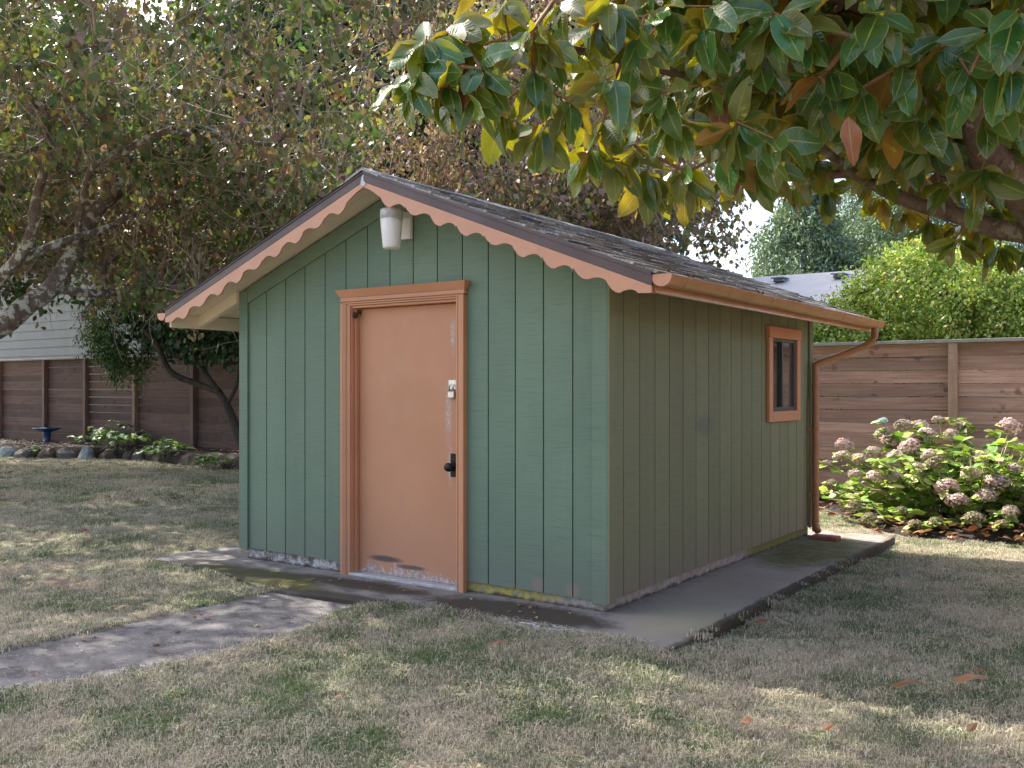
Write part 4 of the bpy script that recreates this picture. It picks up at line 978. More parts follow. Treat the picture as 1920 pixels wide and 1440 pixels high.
WH = [
 (0.39, -2.15, 2.42), (0.44, -2.12, 2.55), (0.5, -2.07, 2.45), (0.49, -1.96, 2.56), (0.42, -2.01, 2.4), (0.58, -2.02, 2.34), (0.75, -1.9, 2.57), (0.66, -1.72, 2.27), (0.71, -1.44, 2.22), (0.82, -1.37, 2.2),
 (0.36, -2.05, 2.5), (0.44, -2.0, 2.63), (0.6, -2.01, 2.43), (0.56, -1.79, 2.66), (0.7, -1.81, 2.42), (0.53, -1.81, 2.36),
 (0.82, -1.85, 2.53), (0.81, -1.73, 2.35), (0.84, -1.59, 2.68), (0.99, -1.73, 2.41), (0.76, -1.4, 2.35), (1.02, -1.59, 2.56),
 (0.84, -1.23, 2.27), (1.09, -1.54, 2.38), (0.78, -1.03, 2.2), (1.1, -1.42, 2.29), (1.04, -1.21, 2.15), (1.25, -1.55, 2.55),
 (1.18, -1.36, 2.44), (1.32, -1.38, 2.27), (1.22, -1.2, 2.22), (1.38, -1.34, 2.54), (1.38, -1.22, 2.42), (1.47, -1.4, 2.18),
 (1.34, -1.12, 2.15), (1.55, -1.34, 2.59), (1.4, -0.96, 2.37), (1.58, -1.2, 2.44), (1.58, -1.08, 2.38), (1.68, -1.13, 2.58),
 (1.71, -1.11, 2.4), (1.81, -1.28, 2.6), (1.85, -1.13, 2.45), (1.87, -0.88, 2.34), (1.73, -0.73, 2.35), (1.99, -1.03, 2.53),
 (1.92, -0.84, 2.44), (2.07, -1.1, 2.38), (2.15, -1.17, 2.51), (2.21, -1.12, 2.38), (2.13, -0.81, 2.31), (2.24, -1.23, 2.53),
 (1.5, -1.5, 2.6), (1.31, -1.51, 2.66), (1.11, -1.53, 2.7), (0.94, -1.64, 2.74), (0.76, -1.77, 2.72), (0.54, -1.8, 2.78),
 (0.78, 1.17, 2.56), (0.6, 1.29, 2.57), (0.89, 1.25, 2.5), (1.08, 1.62, 2.52), (1.27, 1.51, 2.4), (1.42, 1.38, 2.28),
 (1.51, 1.56, 2.28), (1.66, 1.54, 2.23), (1.8, 1.39, 2.32), (0.24, 1.04, 2.61), (-0.03, 1.22, 2.6), (0.6, 0.56, 2.51),
 (1.11, 1.16, 2.54), (0.14, 0.48, 2.58), (1.36, 1.09, 2.48), (1.12, 0.19, 2.49), (1.22, 0.5, 2.56), (1.01, 0.11, 2.57),
 (0.9, -0.21, 2.7), (0.83, -0.5, 2.54), (1.46, 0.43, 2.52), (1.6, 0.89, 2.47), (1.71, 1.21, 2.52), (1.31, -0.17, 2.92),
 (1.01, -0.13, 2.92), (1.6, 0.04, 3.0), (0.77, -0.55, 2.8), (0.47, -0.51, 2.7), (0.42, -0.79, 2.82), (1.85, 0.7, 2.57),
 (1.93, 1.0, 2.45), (1.33, 0.33, 2.68), (1.64, 0.31, 2.89)]
def mag_leaf_mesh(L, W, bend, wavy, mat, nseg=8, us=(-1, -.5, 0, .5, 1)):
    V = []; UV = []
    tw = random.uniform(-.7, .7); cup = random.uniform(.1, .5); side_b = random.uniform(-.12, .12)
    for i in range(nseg + 1):
        t = i / nseg; w = W * .5 * (math.sin(math.pi * min(1, t ** .93)) ** .62) * (1 - .06 * t) if 0 < i < nseg else 0.0015
        y = L * t; z = -bend * L * t * t
        for u in us:
            zz = abs(u) * w * cup - (abs(u) ** 2) * w * .1 + wavy * math.sin(t * 9 + u * 2) * abs(u) * w; a_ = tw * t * t
            V.append((u * w * math.cos(a_) - zz * math.sin(a_) + side_b * t * t * L, y, z + zz * math.cos(a_) + u * w * math.sin(a_))); UV.append((u, t))
    nu = len(us); Fq = [(i * nu + k, i * nu + k + 1, (i + 1) * nu + k + 1, (i + 1) * nu + k) for i in range(nseg) for k in range(nu - 1)]
    me = bpy.data.meshes.new('leaf'); me.from_pydata(V, [], Fq); me.update()
    l = me.uv_layers.new(name='leaf')
    for p in me.polygons:
        p.use_smooth = True
        for li in p.loop_indices: l.data[li].uv = UV[me.loops[li].vertex_index]
    me.materials.append(M[mat]); return me
mleaf = [mag_leaf_mesh(1, random.uniform(.44, .56), random.uniform(.0, .42), random.uniform(.0, .4), 'magnolia_leaf') for _ in range(14)]
mleaf_o = [mag_leaf_mesh(1, random.uniform(.42, .52), random.uniform(.05, .3), .25, 'magnolia_leaf_olive') for _ in range(4)]
mleaf_d = [mag_leaf_mesh(1, .42, .3, .6, 'magnolia_leaf_dead') for _ in range(2)]
LO = dict(nseg=5, us=(-1, 0, 1))
lo_g = [mag_leaf_mesh(1, random.uniform(.42, .54), random.uniform(.0, .28), .2, 'magnolia_leaf', **LO) for _ in range(5)]
lo_o = [mag_leaf_mesh(1, .48, .2, .25, 'magnolia_leaf_olive', **LO)]; lo_d = [mag_leaf_mesh(1, .44, .3, .5, 'magnolia_leaf_dead', **LO)]
def build_magnolia():
    fill = []
    # volume above and beside the frame
    q = ell_points(520, (1.75, -.15, 3.55), (1.9, 1.9, .95), .1); fill += [tuple(p) for p in q if p[2] > 2.85]
    q = ell_points(330, (1.7, 1.2, 3.5), (2.3, 1.3, 1.05), .0); fill += [tuple(p) for p in q if p[2] > 2.62 + .12 * (p[0] < 1)]
    fill += [(1.72, .25, 2.3), (1.9, .1, 2.22), (2.02, -.05, 2.35), (1.85, -.15, 2.42), (1.6, .1, 2.42), (2.1, .2, 2.2), (1.78, -.35, 2.35), (1.98, -.3, 2.2), (1.55, -.2, 2.45), (1.45, .25, 2.4), (2.12, -.2, 2.45), (1.9, .75, 2.0), (1.7, .75, 2.05), (2.1, .6, 1.98)]
    q = ell_points(260, (2.6, 1.2, 3.1), (1.5, 1.0, .9), .0); fill += [tuple(p) for p in q if p[2] > 2.45]
    q = ell_points(150, (1.25, -.7, 2.95), (1.0, .8, .5), .0); fill += [tuple(p) for p in q if p[2] > 2.45]
    q = ell_points(260, (3.5, .6, 3.5), (1.9, 2.2, 1.6), .1); fill += [tuple(p) for p in q if p[2] > 2.2]
    q = ell_points(200, (3.2, 1.6, 5.0), (2.2, 2.2, 1.3), .1); fill += [tuple(p) for p in q]
    tips = WH + fill; A, par, rad, tn = grow(mlimbs, tips, .12, .03, .06, .0042, .5)
    make_branches('trunk', A, par, rad, .013, 9, 'magnolia_bark', mag)
    o = make_branches('twigs', A, par, rad, 0, .013, 'magnolia_twig', mag); o['kind'] = 'stuff'
    L = []
    for i, t in enumerate(tips):
        t = Vector(t); j = tn[i]; ax = (t - Vector(A[par[j]])).normalized()
        n = random.randint(7, 10); ph = random.uniform(0, 6.28)
        s = ax.cross(Vector((.2, .1, 1))); s = s.normalized() if s.length > .1 else Vector((1, 0, 0)); b = ax.cross(s)
        for k in range(n):
            a = ph + k * 2.4; sp = random.uniform(.6, 1.25)
            d = (ax * (1.2 - sp) + (s * math.cos(a) + b * math.sin(a)) * sp + Vector((0, 0, -.95 + random.uniform(-.4, .45)))).normalized()
            ln = random.choice((.13, .155, .17, .18, .20)) * random.uniform(.92, 1.1)
            p = t - ax * random.uniform(0, .05) + d * .015
            # midrib up: leaf face roughly looks along +ax/up
            nrm = (ax * .35 + Vector((-.15, -.85, .45)) + Vector([random.gauss(0, .48) for _ in range(3)]))
            sd_ = d.cross(nrm); sd_ = sd_.normalized() if sd_.length > .05 else s; nr = sd_.cross(d)
            m = Matrix((( sd_.x, d.x, nr.x), (sd_.y, d.y, nr.y), (sd_.z, d.z, nr.z))).to_4x4()
            L.append((p, m, ln, i < len(WH)))
    cl = Vector(cam.location)
    # in view first, largest first, as single leaves; the rest as one joined part
    fwd = Vector((-math.sin(.6095), math.cos(.6095), 0)); rt = Vector((math.cos(.6095), math.sin(.6095), 0))
    def key(e):
        c = e[0] + Vector(e[1].col[1][:3]) * e[2] * .5 - cl; Z = c.dot(fwd)
        if Z < .5: return 99
        u = c.dot(rt) / Z; v = c.z / Z; vis = abs(u) < .54 and v < .41
        return Z / e[2] * (1 if vis else 10)
    L.sort(key=key)
    V = []; Fc = []; UV = []; groups = {}
    for idx, (p, m, ln, w) in enumerate(L):
        x = random.random(); big_ = idx < 300; me = random.choice((mleaf_d if big_ else lo_d) if x < .012 else ((mleaf_o if big_ else lo_o) if x < .2 else (mleaf if big_ else lo_g)))
        mat = Matrix.Translation(p) @ m @ Matrix.Diagonal((ln, ln, ln, 1))
        if idx < 300:
            o = bpy.data.objects.new('leaf', me); COL.objects.link(o); attach(o, mag); o.matrix_basis = mat
        else: groups.setdefault(me.materials[0].name, []).append((me, mat))
    for gname, lst in groups.items():
        V = []; Fc = []; UV = []
        for me, mat in lst:
            n0 = len(V); co = np.empty(len(me.vertices) * 3); me.vertices.foreach_get('co', co); co = co.reshape(-1, 3)
            mm = np.array(mat); V.extend((co @ mm[:3, :3].T + mm[:3, 3]).tolist()); Fc.extend([[q + n0 for q in pl.vertices] for pl in me.polygons])
            uvs = [None] * len(me.vertices)
            for lp, d in zip(me.loops, me.uv_layers[0].data): uvs[lp.vertex_index] = tuple(d.uv)
            UV.extend(uvs)
        o = npmesh('crown', V, Fc, bpy.data.materials[gname], mag, uv=UV, smooth=True); o['kind'] = 'stuff'
build_magnolia()
# the big hanging rust coloured leaf
def single_leaf(name, loc, d, nr, ln, me, label=None, cat=None, group=None, parent=None):
    d = Vector(d).normalized(); nr = Vector(nr); sd_ = d.cross(nr).normalized(); nr = sd_.cross(d)
    m = Matrix(((sd_.x, d.x, nr.x), (sd_.y, d.y, nr.y), (sd_.z, d.z, nr.z))).to_4x4(); m.translation = Vector(loc)
    o = bpy.data.objects.new(name, me); COL.objects.link(o)
    if parent: attach(o, parent)
    o.matrix_basis = m @ Matrix.Diagonal((ln, ln, ln, 1)); return tag(o, label, cat, group) if cat else o
rl = single_leaf('leaf', (1.72, -1.35, 2.23), (.05, .05, -1), (.5, -1, .1), .165, mleaf_d[0], parent=mag); rl['label'] = 'withered rust brown leaf hanging down'

# ------------------------------------------------------------------ hydrangea on the right
hyd = empty('hydrangea_bush', (.9, 5.2, -.05), 'hydrangea bush with faded pink and cream flower heads in front of the right fence', 'bush')
def build_hydrangea():
    heads = [
 (0.11, 5.6, 0.94, 0.077, 'blue'), (-0.25, 5.5, 0.68, 0.101, 'pink'), (-0.22, 5.3, 0.58, 0.088, 'cream'), (-0.05, 5.3, 0.55, 0.109, 'cream'),
 (0.03, 5.6, 0.61, 0.1, 'cream'), (0.09, 5.7, 0.8, 0.123, 'cream'), (0.28, 5.8, 0.88, 0.122, 'cream'), (0.57, 5.5, 0.82, 0.128, 'cream'),
 (0.42, 5.4, 0.68, 0.107, 'pink'), (0.66, 5.2, 0.62, 0.104, 'cream'), (0.32, 5.3, 0.58, 0.107, 'cream'), (0.73, 5.1, 0.56, 0.102, 'green'),
 (-0.05, 5.2, 0.41, 0.081, 'cream'), (0.19, 5.0, 0.41, 0.089, 'pink'), (0.36, 5.0, 0.42, 0.098, 'cream'), (0.33, 5.7, 0.72, 0.11, 'cream'),
 (0.74, 5.8, 0.81, 0.098, 'cream'), (1.05, 5.0, 0.48, 0.099, 'cream'), (0.8, 5.9, 0.89, 0.087, 'pink'), (0.86, 4.9, 0.35, 0.109, 'pink'),
 (0.97, 4.8, 0.24, 0.098, 'pink'), (1.27, 5.0, 0.42, 0.117, 'pink'), (1.35, 5.2, 0.92, 0.119, 'pink'), (1.2, 4.9, 0.3, 0.088, 'cream'),
 (0.05, 4.75, 0.14, 0.083, 'green'), (0.24, 4.6, 0.05, 0.081, 'green'), (-0.46, 5.6, 0.47, 0.057, 'pink'), (0.68, 4.5, 0.03, 0.087, 'green'),
 (0.83, 4.6, 0.06, 0.082, 'green'), (1.14, 4.6, 0.11, 0.086, 'green'), (1.36, 4.6, 0.08, 0.084, 'green'), (1.42, 4.7, 0.19, 0.08, 'cream'),
 (0.41, 5.9, 0.88, 0.1, 'cream'), (0.58, 6.0, 0.94, 0.089, 'cream'), (0.18, 5.6, 0.72, 0.099, 'pink'), (0.56, 5.1, 0.5, 0.088, 'cream'),
 (1.09, 5.3, 0.61, 0.081, 'cream'), (1.41, 5.1, 0.54, 0.088, 'cream'), (1.61, 5.1, 0.69, 0.116, 'pink'), (1.79, 5.0, 0.47, 0.104, 'cream'),
 (-0.29, 5.2, 0.31, 0.066, 'green'), (0.5, 4.7, 0.12, 0.07, 'green')]
    stems = []; V = []; Fq = []
    extra = [(random.uniform(-.35, 2.9), random.uniform(4.75, 6.2), 0) for _ in range(120)]
    def top(x, y): return max(.12, (1.02 - .75 * abs(x - .75) ** 1.6 * (1 if x < .75 else .35)) * (1 - .35 * max(0, 5.3 - y)))
    pts = [(h[0], h[1], h[2]) for h in heads]
    for (x, y, _) in extra: pts.append((x, y, top(x, y) * random.uniform(.35, 1.0)))
    for (x, y, z) in pts:
        bx, by = .95 + (x - .95) * .45, 5.4 + (y - 5.4) * .4
        P = spline([(bx, by, -.03), (bx + (x - bx) * .4, by + (y - by) * .3, z * .5), (x, y, z)], 3)
        a, b = tube_arrays(P, .006, 4); k = len(V); V += a; Fq += [tuple(q + k for q in f) for f in b]; stems.append(P)
    o = npmesh('stems', [tuple(v) for v in V], Fq, 'twig_bark', hyd); o['kind'] = 'stuff'
    # leaves
    leaves = []
    for P in stems:
        for q in range(2, len(P)):
            for s in range(4):
                a = random.uniform(0, 6.28); d = (math.cos(a), math.sin(a), random.uniform(-.3, .55)); leaves.append((P[q], d, random.uniform(.09, .16)))
    leaves.sort(key=lambda e: e[0].y - e[0].z * .5)
    hm = []
    for c in ((.24, .38, .08), (.34, .46, .12), (.46, .49, .20), (.16, .28, .06), (.50, .47, .25)):
        me = mag_leaf_mesh(1, .58, random.uniform(.1, .35), .2, 'magnolia_leaf'); me.materials.clear(); me.materials.append(M['foliage'])
        a = me.attributes.new('tint', 'FLOAT_COLOR', 'POINT')
        for j, v in enumerate(me.vertices):
            e = .8 + .25 * abs(v.co.x) / .3; a.data[j].color = (c[0] * e, c[1] * e, c[2] * e, 1)
        hm.append(me)
    Tm, _ = leaf_template('oval'); rest = []
    for i, (p, d, s) in enumerate(leaves):
        if i < 270:
            single_leaf('leaf', p, d, (random.gauss(0, .4), random.gauss(0, .4), 1), s, random.choices(hm, (3, 4, 3, 3, 1.5))[0], parent=hyd)
        else: rest.append((p, d, s))
    P = np.array([r[0] for r in rest]); D = np.array([r[1] for r in rest]); S = np.array([r[2] for r in rest])
    Vb, Fb, T = leaf_batch(P, D, S, 'oval', palette(len(P), [(.24, .38, .08), (.36, .46, .12), (.46, .48, .20), (.15, .26, .06)], [3, 3, 2, 2]), roll=np.tile((.0, .0, 1.), (len(P), 1)) + rng.normal(size=(len(P), 3)) * .4)
    o = npmesh('leaves', Vb, Fb, 'foliage', hyd, tint=T); o['kind'] = 'stuff'
    # flower heads: domes of small florets
    kinds = {'cream': [(.56, .48, .40), (.64, .55, .48), (.40, .31, .27)], 'pink': [(.60, .44, .42), (.66, .53, .48), (.45, .32, .33)], 'green': [(.22, .22, .13), (.33, .30, .20), (.18, .14, .10)], 'blue': [(.45, .62, .78), (.55, .70, .80)]}
    cache = {}
    for kname, cc in kinds.items():
        for v in range(3):
            n = 300; u = rng.normal(size=(n, 3)); u /= np.linalg.norm(u, axis=1, keepdims=True); u[:, 2] = np.where(u[:, 2] < -.35, -u[:, 2], u[:, 2])
            P = u * (1 + rng.normal(0, .08, (n, 1))) * np.array((1, 1, .82)); D = rng.normal(size=(n, 3)); D = np.cross(D, u)
            Vb, Fb, T = leaf_batch(P, D, np.full(n, .30) * rng.uniform(.7, 1.2, n), 'floret', palette(n, cc, [1] * len(cc), .14), roll=u)
            me = bpy.data.meshes.new('flower_head'); me.from_pydata(Vb.tolist(), [], Fb.tolist()); a = me.attributes.new('tint', 'FLOAT_COLOR', 'POINT')
            t4 = np.ones((len(Vb), 4), np.float32); t4[:, :3] = T; a.data.foreach_set('color', t4.ravel()); me.materials.append(M['petal']); cache[kname, v] = me
    for h in heads:
        o = bpy.data.objects.new('flower_head', cache[h[4], random.randint(0, 2)]); COL.objects.link(o); attach(o, hyd)
        o.location = h[:3]; k_ = h[3] * random.uniform(.72, .98); o.scale = (k_ * random.uniform(.85, 1.1), k_, k_ * random.uniform(.75, 1)); o.rotation_euler = (random.uniform(-.4, .4), random.uniform(-.4, .4), random.uniform(0, 6))
        if h[4] == 'blue': o['label'] = 'single pale blue flower head'
build_hydrangea()

# ------------------------------------------------------------------ left bed: rocks, plants, birdbath
rocks = [
 (-15.97, 4.91, 0.44, 0.26, 'pale grey rock at the left edge of the view edging the bed', 'rock_pale'),
 (-15.15, 4.79, 0.45, 0.23, 'rounded brown grey rock next to the pale one at the left edge', 'rock_grey'),
 (-14.8, 5.04, 0.43, 0.25, 'squarish brown rock edging the bed below the dark fence', 'rock_brown'),
 (-14.49, 5.25, 0.41, 0.25, 'rounded grey rock just left of the palest pointed rock', 'rock_grey'),
 (-14.19, 5.46, 0.39, 0.3, 'palest bluish grey pointed rock edging the bed', 'rock_pale'),
 (-13.85, 5.7, 0.43, 0.23, 'low brown rock just right of the pale pointed rock', 'rock_brown'),
 (-13.5, 5.94, 0.47, 0.21, 'low dark brown rock under the leafy plant', 'rock_brown'),
 (-12.61, 5.92, 0.35, 0.16, 'small brown rock between the two leafy plants', 'rock_brown'),
 (-12.95, 5.72, 0.31, 0.19, 'small grey rock behind the smaller leafy plant', 'rock_grey')]
for (x, y, w, h, lab, c) in rocks:
    bm = bmesh.new(); bmesh.ops.create_icosphere(bm, subdivisions=2, radius=1)
    sd0 = random.uniform(0, 99)
    for v in bm.verts:
        k = 1 + .28 * mnoise.noise(v.co * 1.1 + Vector((sd0, 0, 0))) + .1 * mnoise.noise(v.co * 3 + Vector((sd0, 0, 0)))
        v.co = Vector((v.co.x * w * .5 * k, v.co.y * w * .42 * k, max(-.35, v.co.z) * h * .8 * k))
    if c not in M:
        cc = {'rock_grey': (.12, .112, .102), 'rock_brown': (.10, .074, .058), 'rock_pale': (.26, .29, .30)}[c]; simple(c, cc, .85, .3, 7, bump=.5)
    o = bm_obj('rock', bm, c, None, False); o.location = (x, y, -.02); o.rotation_euler = (0, 0, random.uniform(-.5, .5))
    tag(o, lab, 'rock', 'rocks edging the left bed')
bb = empty('birdbath', (-18.6, 7.0, .1), 'small dark blue glazed birdbath standing in the bed before the dark fence', 'birdbath')
bb.location = (-16.6, 6.05, .15)
lathe('basin', [(.06, .24), (.16, .265), (.27, .31), (.28, .325), (.26, .322), (.05, .29)], (-16.6, 6.05, .15), 'blue_glaze', bb, 24)
lathe('pedestal', [(.12, -.03), (.11, .0), (.075, .03), (.06, .12), (.075, .22), (.09, .239)], (-16.6, 6.05, .15), 'blue_glaze', bb, 20)
def leafy_plant(name, x, y, z, rad, h, nst, size, label, cat, cols, per=5):
    t = empty(name, (x, y, z), label, cat); V = []; Fq = []; lv = []
    for s in range(nst):
        a = random.uniform(0, 6.28); r = rad * math.sqrt(random.random()); e = Vector((x + r * math.cos(a), y + r * math.sin(a) * .7, z + h * (1 - .5 * (r / rad) ** 2) * random.uniform(.5, 1)))
        P = spline([(x + (e.x - x) * .3, y + (e.y - y) * .3, z - .03), ((x + e.x) / 2, (y + e.y) / 2, (z + e.z) / 2 + .05), e], 3)
        q, f = tube_arrays(P, .005, 4); k = len(V); V += q; Fq += [tuple(i + k for i in g) for g in f]
        for j in range(per): lv.append((P[-1 - (j // 2)], (math.cos(a + j * 2.1), math.sin(a + j * 2.1), random.uniform(-.4, .3)), size * random.uniform(.7, 1.2)))
    npmesh('stems', [tuple(v) for v in V], Fq, 'twig_bark', t)
    me = []
    for c in cols:
        m_ = mag_leaf_mesh(1, .56, .25, .15, 'magnolia_leaf'); m_.materials.clear(); m_.materials.append(M['foliage']); a = m_.attributes.new('tint', 'FLOAT_COLOR', 'POINT')
        for j in range(len(m_.vertices)): a.data[j].color = (*c, 1)
        me.append(m_)
    for (p, d, s) in lv: single_leaf('leaf', p, d, (random.gauss(0, .3), random.gauss(0, .3), 1), s, random.choice(me), parent=t)
GP = [(.10, .22, .06), (.16, .30, .09), (.07, .16, .05), (.24, .33, .14)]
leafy_plant('hydrangea_plant', -14.15, 5.9, .14, .95, .55, 34, .17, 'low broad leaved green plant in the bed before the dark fence', 'plant', GP)
leafy_plant('hydrangea_plant', -12.1, 5.72, .08, .5, .35, 16, .17, 'smaller broad leaved plant spilling over the bed edge between the rocks and the leaning trunk', 'plant', GP)
leafy_plant('primrose_plant', -10.2, 5.15, .0, .35, .26, 14, .12, 'small green plant at the bed edge beside the shed corner', 'plant', GP)
leafy_plant('fern_plant', -19.0, 5.6, .1, .35, .35, 12, .10, 'thin grey green plant at the left end of the bed', 'plant', [(.10, .14, .07), (.15, .14, .09)])
leafy_plant('vine_plant', -15.1, 5.0, .05, .25, .2, 8, .08, 'tiny green seedling behind the rocks', 'plant', GP)

# ------------------------------------------------------------------ fallen leaves
big = [
 (1.68, -0.57, (1, -0.15, 0.05), 0.145, 'long flat rust coloured leaf in the right foreground grass'),
 (1.32, -1.3, (0.55, -0.8, 0.0), 0.105, 'curled arching rust leaf nearest the camera in the lawn'),
 (0.74, 0.31, (1, 0.3, 0.1), 0.085, 'small curled rust leaf in the grass near the pad corner'),
 (-0.08, -1.02, (1, 0.25, 0.1), 0.1, 'dark red brown leaf lying in the lawn in front of the door'),
 (1.88, -0.37, (1, -0.1, 0.1), 0.15, 'greyish folded brown leaf half sunk in the grass at the right'),
 (-2.28, -1.62, (1, 0.4, 0.05), 0.12, 'pinkish pale leaf lying at the edge of the path'),
 (-4.1, -1.3, (1, 0.2, 0.0), 0.13, 'pale pink leaf lying in the lawn at the left edge of the view'),
 (2.04, -0.98, (0.3, 1, 0.1), 0.07, 'small brown leaf standing in the grass at the bottom right'),
 (-0.13, -2.02, (0.2, 1, 0.1), 0.05, 'small dark maroon leaf scrap in the front lawn'),
 (1.6, -1.25, (0.4, 0.8, 0.1), 0.06, 'small orange brown leaf scrap in the bottom right lawn')]
for (x, y, d, ln, lab) in big:
    me = mag_leaf_mesh(1, .45, -.35, .5, 'magnolia_leaf_dead')
    # curled: arch the blade over
    for v in me.vertices: v.co.z = .3 * (v.co.z + .35 * v.co.y ** 2) + .16 * math.sin(math.pi * v.co.y) - 1.6 * v.co.x ** 2 + .12
    single_leaf('fallen_leaf', (x, y, lawn_z(x, y) + .035), d, (random.gauss(0, .15), -.25, 1), ln, me, lab, 'leaf', 'fallen magnolia leaves on the lawn')
lm = []
for c in ((.34, .20, .12), (.45, .36, .26), (.30, .12, .07), (.50, .40, .15), (.40, .34, .30)):
    Tm, Fc = leaf_template('oval'); me = bpy.data.meshes.new('fallen_leaf'); me.from_pydata([tuple(v) for v in Tm * np.array((1.1, 1, 2.2))], [], [tuple(f) for f in Fc])
    a = me.attributes.new('tint', 'FLOAT_COLOR', 'POINT')
    for j in range(len(Tm)): a.data[j].color = (*c, 1)
    me.materials.append(M['litter']); lm.append(me)
def scatter_leaf(x, y, z, s, lab, grp):
    a = random.uniform(0, 6.28)
    single_leaf('fallen_leaf', (x, y, z), (math.cos(a), math.sin(a), random.uniform(-.15, .15)), (random.gauss(0, .25), random.gauss(0, .25), 1), s, random.choice(lm), lab, 'leaf', grp)
cnt = 0
while cnt < 130:
    x, y = random.uniform(-15, -3.4), random.uniform(-1.0, 5.0)
    if y > bed_front(x) - .1 or random.random() > .25 + .75 * (y > 1.5): continue
    scatter_leaf(x, y, lawn_z(x, y) + .035, random.uniform(.05, .085), 'small dry leaf fallen on the lawn left of the shed', 'small dry leaves on the left lawn'); cnt += 1
for _ in range(26):
    x, y = random.uniform(-2.1, .3), random.uniform(-.56, -.12); scatter_leaf(x, y, .006, random.uniform(.015, .04), 'tiny dry leaf scrap lying on the pad near the door', 'leaf scraps on the pad by the door')
for _ in range(14):
    x, y = random.uniform(-2.05, -1.3), random.uniform(-3.2, -.75); scatter_leaf(x, y, -.004, random.uniform(.02, .05), 'small dry leaf lying on the concrete path', 'dry leaves on the path')
for _ in range(9):
    x, y = random.uniform(-1., 2.0), random.uniform(-2.3, 2.0)
    if x < .7 and y > -.7: continue
    scatter_leaf(x, y, lawn_z(x, y) + .03, random.uniform(.03, .05), 'small reddish leaf in the front lawn grass', 'small reddish leaves in the front lawn')
for (x, y, s) in ((.36, .25, .1), (.41, 1.2, .11), (.40, 2.05, .07), (.33, .0, .09)):
    o = single_leaf('fallen_leaf', (x, y, roof_top(x) + .015), (.3, 1, -.05), (.3, 0, 1), s, mleaf_d[0], 'orange brown leaf on the shingles %s' % ({.25: 'nearest the front end of the gutter', 1.2: 'above the middle gutter joint', 2.05: 'highest up towards the window', .0: 'tucked against the gutter lip at the front corner'}[y]), 'leaf', 'leaves on the shed roof')
# litter in beds as a mass
n = 2600; x = rng.uniform(-20, -7, n); y = bed_front(x) - .15 + rng.random(n) * 1.5; z = np.minimum(.17, -.06 + (y - bed_front(x)) * .42).clip(-.05) + .035
P = np.stack([x, y, z], 1); D = rng.normal(size=(n, 3)) * (1, 1, .25)
V, Fc, T = leaf_batch(P, D, rng.uniform(.03, .08, n), 'quad', palette(n, [(.06, .038, .026), (.11, .07, .048), (.04, .028, .022), (.24, .19, .14)], [4, 3, 3, .25]), roll=np.tile((0, 0, 1.), (n, 1)) + rng.normal(size=(n, 3)) * .3)
tag(npmesh('leaf_litter', V, Fc, 'litter', None, tint=T), 'dark brown leaf litter covering the shaded bed', 'leaf litter', kind='stuff')
n = 800; x = rng.uniform(-.9, 3.6, n); y = hyd_front(x) - .05 + rng.random(n) ** 1.3 * 1.4; z = np.full(n, .02) - .05 * (y < hyd_front(x) + .1)
P = np.stack([x, y, z + rng.random(n) * .04], 1); D = rng.normal(size=(n, 3)) * (1, 1, .3)
V, Fc, T = leaf_batch(P, D, rng.uniform(.05, .12, n), 'oval', palette(n, [(.22, .11, .05), (.30, .18, .10), (.14, .065, .04), (.38, .28, .19)], [4, 3, 4, 1]), roll=np.tile((0, 0, 1.), (n, 1)) + rng.normal(size=(n, 3)) * .35)
tag(npmesh('leaf_litter', V, Fc, 'litter', None, tint=T), 'orange brown leaf litter under the hydrangea', 'leaf litter', kind='stuff')

